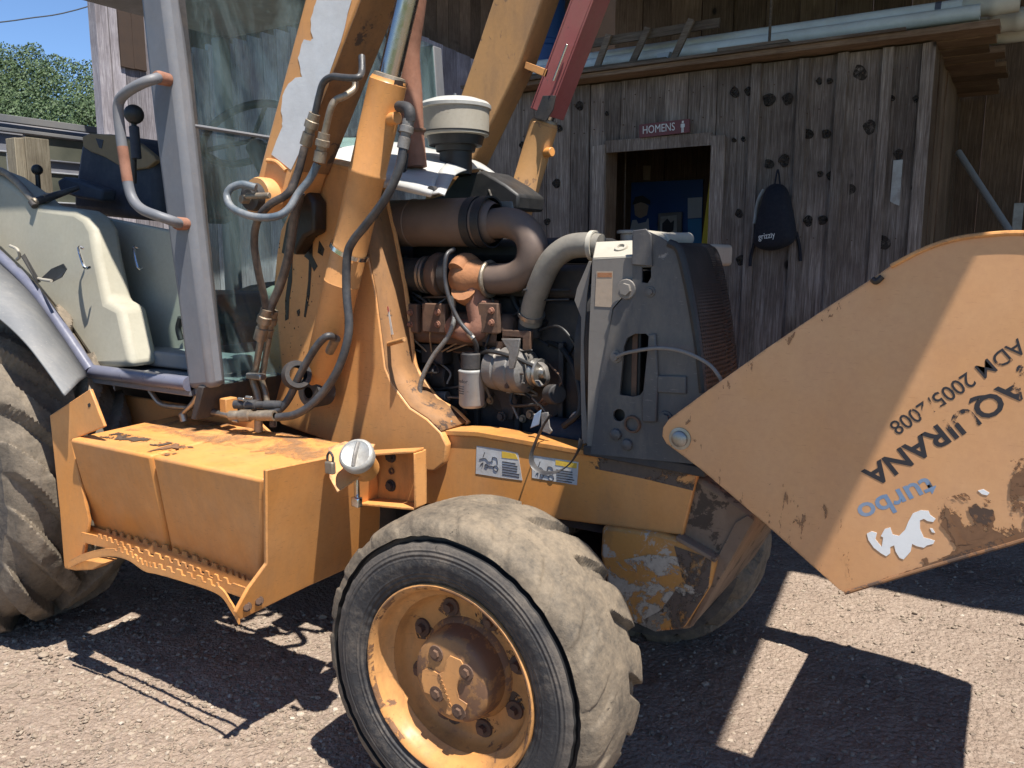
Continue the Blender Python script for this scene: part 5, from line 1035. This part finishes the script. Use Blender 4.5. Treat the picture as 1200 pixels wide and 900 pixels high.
for y_ in (1.74, mir(1.74) - .07): bbox('cab_pillar', (-3.95, y_, .95), (-3.87, y_ + .07, 2.70), 'cab_grey', L, .01)
bbox('cab_rear', (-3.93, 1.82, .9), (-3.9, mir(1.82), 1.25), 'cab_grey', L)
zf = P(170, 440, CAB).z
bbox('cab_floor', (-3.3, CAB + .02, zf - .05), (-2.33, mir(CAB), zf - .01), 'mat_grey', L); sx0, sx1 = P(104, 441, CAB).x, P(222, 452, CAB).x
sl = tube('door_sill', [Vector((sx0, CAB, zf - .01)), Vector((sx1, CAB, zf - .01))], .026, 'trim_navy', L, 14, raw=True); bbox('sill_plate', (sx0, CAB + .0, zf - .055), (sx1, CAB + .03, zf - .02), 'cab_grey', L)
def ruled(nm, c1, Y1_, c2, Y2_, m, k=8, th=.006):
    a = smoothpath([P(x, y, Y1_) for x, y in c1], k); b = smoothpath([P(x, y, Y2_) for x, y in c2], k); bm = bmesh.new()
    A = [bm.verts.new(q) for q in a]; M_ = [bm.verts.new((q + r_) / 2 + Vector((.01, 0, .012))) for q, r_ in zip(a, b)]; B = [bm.verts.new(q) for q in b]
    for i in range(len(a) - 1): bm.faces.new((A[i], A[i + 1], M_[i + 1], M_[i])); bm.faces.new((M_[i], M_[i + 1], B[i + 1], B[i]))
    o = link(nm, fin(bm, nm), m, L, smooth='all'); q = o.modifiers.new('s', 'SOLIDIFY'); q.thickness = th; q.offset = 0; return o
ruled('rear_fender', [(-90, 315), (-40, 345), (0, 374), (30, 402), (55, 434), (76, 464)], 1.46, [(-70, 258), (-30, 283), (0, 308), (38, 345), (72, 392), (104, 440)], 1.72, 'fender_grey')
tube('fender_trim', [(-70, 250, 1.73), (-30, 275, 1.73), (0, 301, 1.73), (38, 338, 1.73), (72, 384, 1.73), (106, 434, 1.73)], .022, 'trim_navy', L, 12)
def slant(nm, px, f, th, m, bv=.01):
    o = slab(nm, [P(x, y, f(x, y)) for x, y in px], th, m, L, bv, off=(0, th, 0)); o.modifiers['bevel'].segments = 4; return o
slant('console_panel', [(-90, 170), (0, 205), (28, 225), (45, 240), (88, 246), (100, 254), (108, 268), (113, 300), (124, 352), (140, 360), (155, 430), (112, 432), (80, 385), (40, 335), (0, 296), (-90, 240)], lambda x, y: 1.79 + .11 * (440 - y) / 240, .12, 'beige', .028)
slant('inner_panel', [(88, 248), (225, 275), (250, 440), (140, 440), (124, 352), (110, 280)], lambda x, y: 2.02 + .06 * (440 - y) / 240, .03, 'beige')
plate('panel_bracket', [(122, 404), (149, 404), (154, 425), (146, 429), (135, 427)], 1.82, .01, 'fender_grey', L, .003)
bbox('floor_step', (P(150, 420, 1.95).x, 1.9, zf), (-2.40, 2.03, zf + .06), 'mat_grey', L, .01)
for q in (((98, 291), (105, 313)), ((162, 291), (167, 314))): a = P(*q[0], 1.83 if q[0][0] < 120 else 2.03); b = P(*q[1], 1.80 if q[0][0] < 120 else 2.01); tube('panel_handle', [a, a + Vector((0, -.02, 0)), b + Vector((0, -.02, 0)), b], .006, 'chrome', L, 8, 3)
o = tube('access_hole', [(212, 372, 2.0), (209, 385, 2.0), (212, 398, 2.0)], .012, 'black', L, 8)
tube('mirror_stub', [(12, 288, 1.77), (20, 292, 1.73), (23, 300, 1.74), (20, 304, 1.76)], .006, 'cream', L, 8); tube('mirror_stub', [(42, 326, 1.77), (52, 328, 1.72), (60, 329, 1.70)], .006, 'cream', L, 8)
slab('fender_flap', [P(25, 300, 1.74), P(29, 297, 1.76), P(48, 330, 1.76), P(44, 332, 1.72)], .003, 'black', L, 0); slab('fender_flap', [P(47, 327, 1.74), P(60, 315, 1.72), P(74, 309, 1.71), P(78, 315, 1.71), P(72, 325, 1.71), P(60, 331, 1.72)], .003, 'black', L, 0)
tube('grab_handle', [(188, 90, 1.745), (183, 92, 1.68), (168, 97, 1.645), (150, 107, 1.63), (140, 118, 1.63), (139, 135, 1.63), (143, 170, 1.63), (149, 210, 1.63), (155, 232, 1.63), (166, 245, 1.63), (185, 253, 1.64), (205, 260, 1.68), (213, 264, 1.745)], .0165, 'cab_grey', L, 14)
for q in ((186, 91, 1.70), (209, 262, 1.71)): lathe('handle_end', P(*q), (.1, -1, 0), [(-.04, .02), (0, .022), (.012, .018), (.016, 0)], 'rust', L, 14)
tube('rust_sleeve', [(143.4, 172, 1.63), (146, 190, 1.63), (149.5, 213, 1.63)], .0171, 'rust', L, 14)
# seat, levers, steering
seat = bpy.data.objects.new('operator_seat', None); COL.objects.link(seat); seat.parent = L; seat.location = -Vector(L.location); seat.empty_display_size = .1
plate('backrest', [(84, 225), (88, 200), (93, 165), (100, 156), (120, 156), (150, 163), (172, 176), (182, 190), (186, 260), (84, 250)], 2.22, .42, 'seat_navy', seat, .04)
plate('torn_foam', [(96, 160), (104, 156), (135, 158), (162, 168), (179, 182), (183, 188), (172, 197), (158, 199), (142, 196), (122, 184), (106, 178), (97, 172)], 2.205, .03, 'seat_torn', seat, .006)
plate('tear', [(112, 162), (121, 164), (119, 174), (116, 173)], 2.203, .002, 'seat_navy', seat, 0)
plate('armrest', [(66, 212), (74, 207), (86, 210), (120, 222), (118, 236), (90, 232), (70, 225)], 2.10, .07, 'seat_navy', seat, .012); bbox('seat_cushion', (-3.55, 2.2, 1.20), (-2.95, 2.75, 1.33), 'seat_navy', seat, .05)
tube('lever_arm', [(42, 236, 1.88), (62, 230, 1.95), (92, 220, 2.05)], [.017, .016, .010], 'hose', L, 12); lathe('lever_grip', P(58, 231, 1.94), P(42, 236, 1.88) - P(58, 231, 1.94), [(0, .014), (0, .019), (.03, .019), (.032, .015), (.06, .015), (.062, .018), (.075, .016), (.08, 0)], 'fitting', L, 16)
def lever(kx, ky, Y_, r, bx, by, nm, boot):
    k = P(kx, ky, Y_); b = P(bx, by, Y_); g_ = rod(nm, b, k, .010, 'black', L)
    lathe('knob', k - Vector((0, 0, r)), (0, 0, 1), [(r - r * math.cos(t), r * math.sin(t)) for t in np.linspace(0, math.pi, 13)], 'black', g_, 20)
    if boot: rod('grip', P(157, 148, Y_), P(160, 186, Y_), .019, 'seat_navy', g_)
lever(157, 134, 2.0, .037, 157, 215, 'control_lever', True); lever(43.5, 199, 2.05, .024, 46, 232, 'control_lever', False)
tube('grab_rail', [(-30, 195, 1.9), (0, 200, 1.9), (18, 212, 1.9), (40, 236, 1.88)], .015, 'fitting', L, 12); rod('knob_stalk', P(37, 236, 1.87), P(41, 242, 1.87), .014, 'iron', L)
sc = P(292, 158, 2.45); un = Vector((-.55, 0, .83)); uu = Vector((0, 1, 0)); vv2 = un.cross(uu)
sw = tube('steering_wheel', [sc + (uu * math.cos(t) + vv2 * math.sin(t)) * .20 for t in np.linspace(0, 6.2832, 33)], .016, 'black', L, 10, 2)
for t in (0.3, 2.4, 4.5): rod('spoke', sc - un * .03, sc + (uu * math.cos(t) + vv2 * math.sin(t)) * .195, .010, 'black', sw)
rod('steering_column', sc - un * .05, sc - un * .55, .04, 'black', L); bbox('dashboard', (-2.62, 2.25, zf), (-2.40, 2.75, 1.38), 'beige', L, .04); bbox('dash_side', (-2.5, 2.76, zf), (-2.38, 3.1, 1.2), 'beige', L, .03)
# silver cowl behind the engine
def loft(nm, curves, m, th=.006, parent=L, k=5):
    bm = bmesh.new(); rows = []
    for c in curves: rows.append([bm.verts.new(q) for q in smoothpath([P(*p) for p in c], k)])
    for a, b in zip(rows, rows[1:]):
        for i in range(len(a) - 1): bm.faces.new((a[i], a[i + 1], b[i + 1], b[i]))
    o = link(nm, fin(bm, nm), m, parent, smooth='all'); q = o.modifiers.new('s', 'SOLIDIFY'); q.thickness = th; q.offset = 0; return o
loft('engine_cowl', [[(380, 214, 2.12), (445, 219, 2.12), (482, 226, 2.12), (505, 231, 2.12)], [(380, 204, 2.115), (445, 210, 2.115), (482, 218, 2.115), (507, 226, 2.115)], [(380, 190, 2.25), (445, 196, 2.25), (485, 205, 2.25), (511, 212, 2.25)], [(380, 172, 2.50), (445, 178, 2.50), (485, 186, 2.50), (520, 194, 2.50)], [(380, 160, 2.72), (445, 168, 2.72), (490, 176, 2.72), (530, 186, 2.72)], [(380, 157, 2.86), (450, 165, 2.86), (510, 176, 2.86), (562, 191, 2.86)]], 'cowl_silver')
loft('cowl_arch', [[(505, 228, 2.118), (513, 204, 2.35), (521, 194, 2.50), (538, 187, 2.70), (562, 191, 2.86), (594, 214, 2.90)], [(514, 226, 2.112), (521, 206, 2.33), (528, 198, 2.48), (544, 192, 2.68), (564, 195, 2.84), (594, 215, 2.89)], [(521, 229, 2.11), (530, 210, 2.30), (537, 203, 2.45), (550, 199, 2.65), (566, 199, 2.82), (593, 216, 2.88)]], 'cowl_silver')
plate('arch_dark_fill', [(500, 234), (520, 228), (537, 205), (565, 200), (592, 216), (608, 228), (606, 246), (500, 246)], 2.66, .2, 'black', L, .01)  # black filler block added so the hollow under the cowl arch stays dark
plate('cowl_bracket', [(569, 200), (578, 203), (573, 214), (567, 210)], 2.82, .004, 'fitting', L, .001); tube('bonnet_stay', [(562, 200, 2.8), (570, 215, 2.7), (578, 236, 2.6)], .004, 'steel', L, 6)
lathe('rubber_stop', P(509, 224, 2.155), (0, -1, 0), [(0, .016), (.02, .016), (.024, 0)], 'iron', L, 14)
# exhaust stack, air cleaner
tube('exhaust_stack', [(486, 196, 2.32), (483, 160, 2.32), (481, 110, 2.32), (480, 60, 2.32), (488, 10, 2.32), (494, -40, 2.32), (505, -120, 2.32)], [.044, .043, .042, .036, .031, .031, .031], 'rust', L, 20)
tube('stack_weld', [P(483, 153, 2.32) + Vector((.043 * math.cos(t), .043 * math.sin(t), .004 * math.sin(3 * t))) for t in np.linspace(0, 6.2832, 13)], .006, 'rust_dark', L, 6, 2)
fit((472, 182, 2.26), (472, 172, 2.26), .014); plate('cowl_clip', [(470, 178), (478, 180), (476, 200), (468, 206), (466, 196)], 2.235, .004, 'iron', L, 0)  # small dark iron plate on the cowl
ab = P(534, 178, 2.62); zt_ = P(534, 116, 2.62).z; hgt = zt_ - ab.z
acl = lathe('air_cleaner', ab, (0, 0, 1), [(-.08, .06), (.0, .06), (.0, .072), (.03, .078), (.032, .10), (hgt * .28, .108), (hgt * .30, .128), (hgt * .78, .131), (hgt * .80, .137), (hgt * .86, .137), (hgt * .92, .125), (hgt * .98, .09), (hgt, .05), (hgt, 0)], 'cream', L, 44)
lathe('neck_sleeve', ab, (0, 0, 1), [(-.085, .0625), (-.002, .0625), (.0, .0745), (.03, .0805), (.033, .0805)], 'black', acl, 40)
lathe('black_band', ab, (0, 0, 1), [(.02, .081), (.022, .102), (hgt * .28, .1105), (hgt * .34, .1305), (hgt * .36, .131)], 'black', acl, 44); lathe('bowl_lid', ab, (0, 0, 1), [(hgt * .80, .1375), (hgt * .86, .1385), (hgt * .92, .127), (hgt * .985, .09), (hgt * 1.005, .05), (hgt * 1.005, 0)], 'lid_grey', acl, 44); rod('wing_nut', ab + Vector((0, 0, hgt)), ab + Vector((0, 0, hgt + .02)), .006, 'steel', acl)
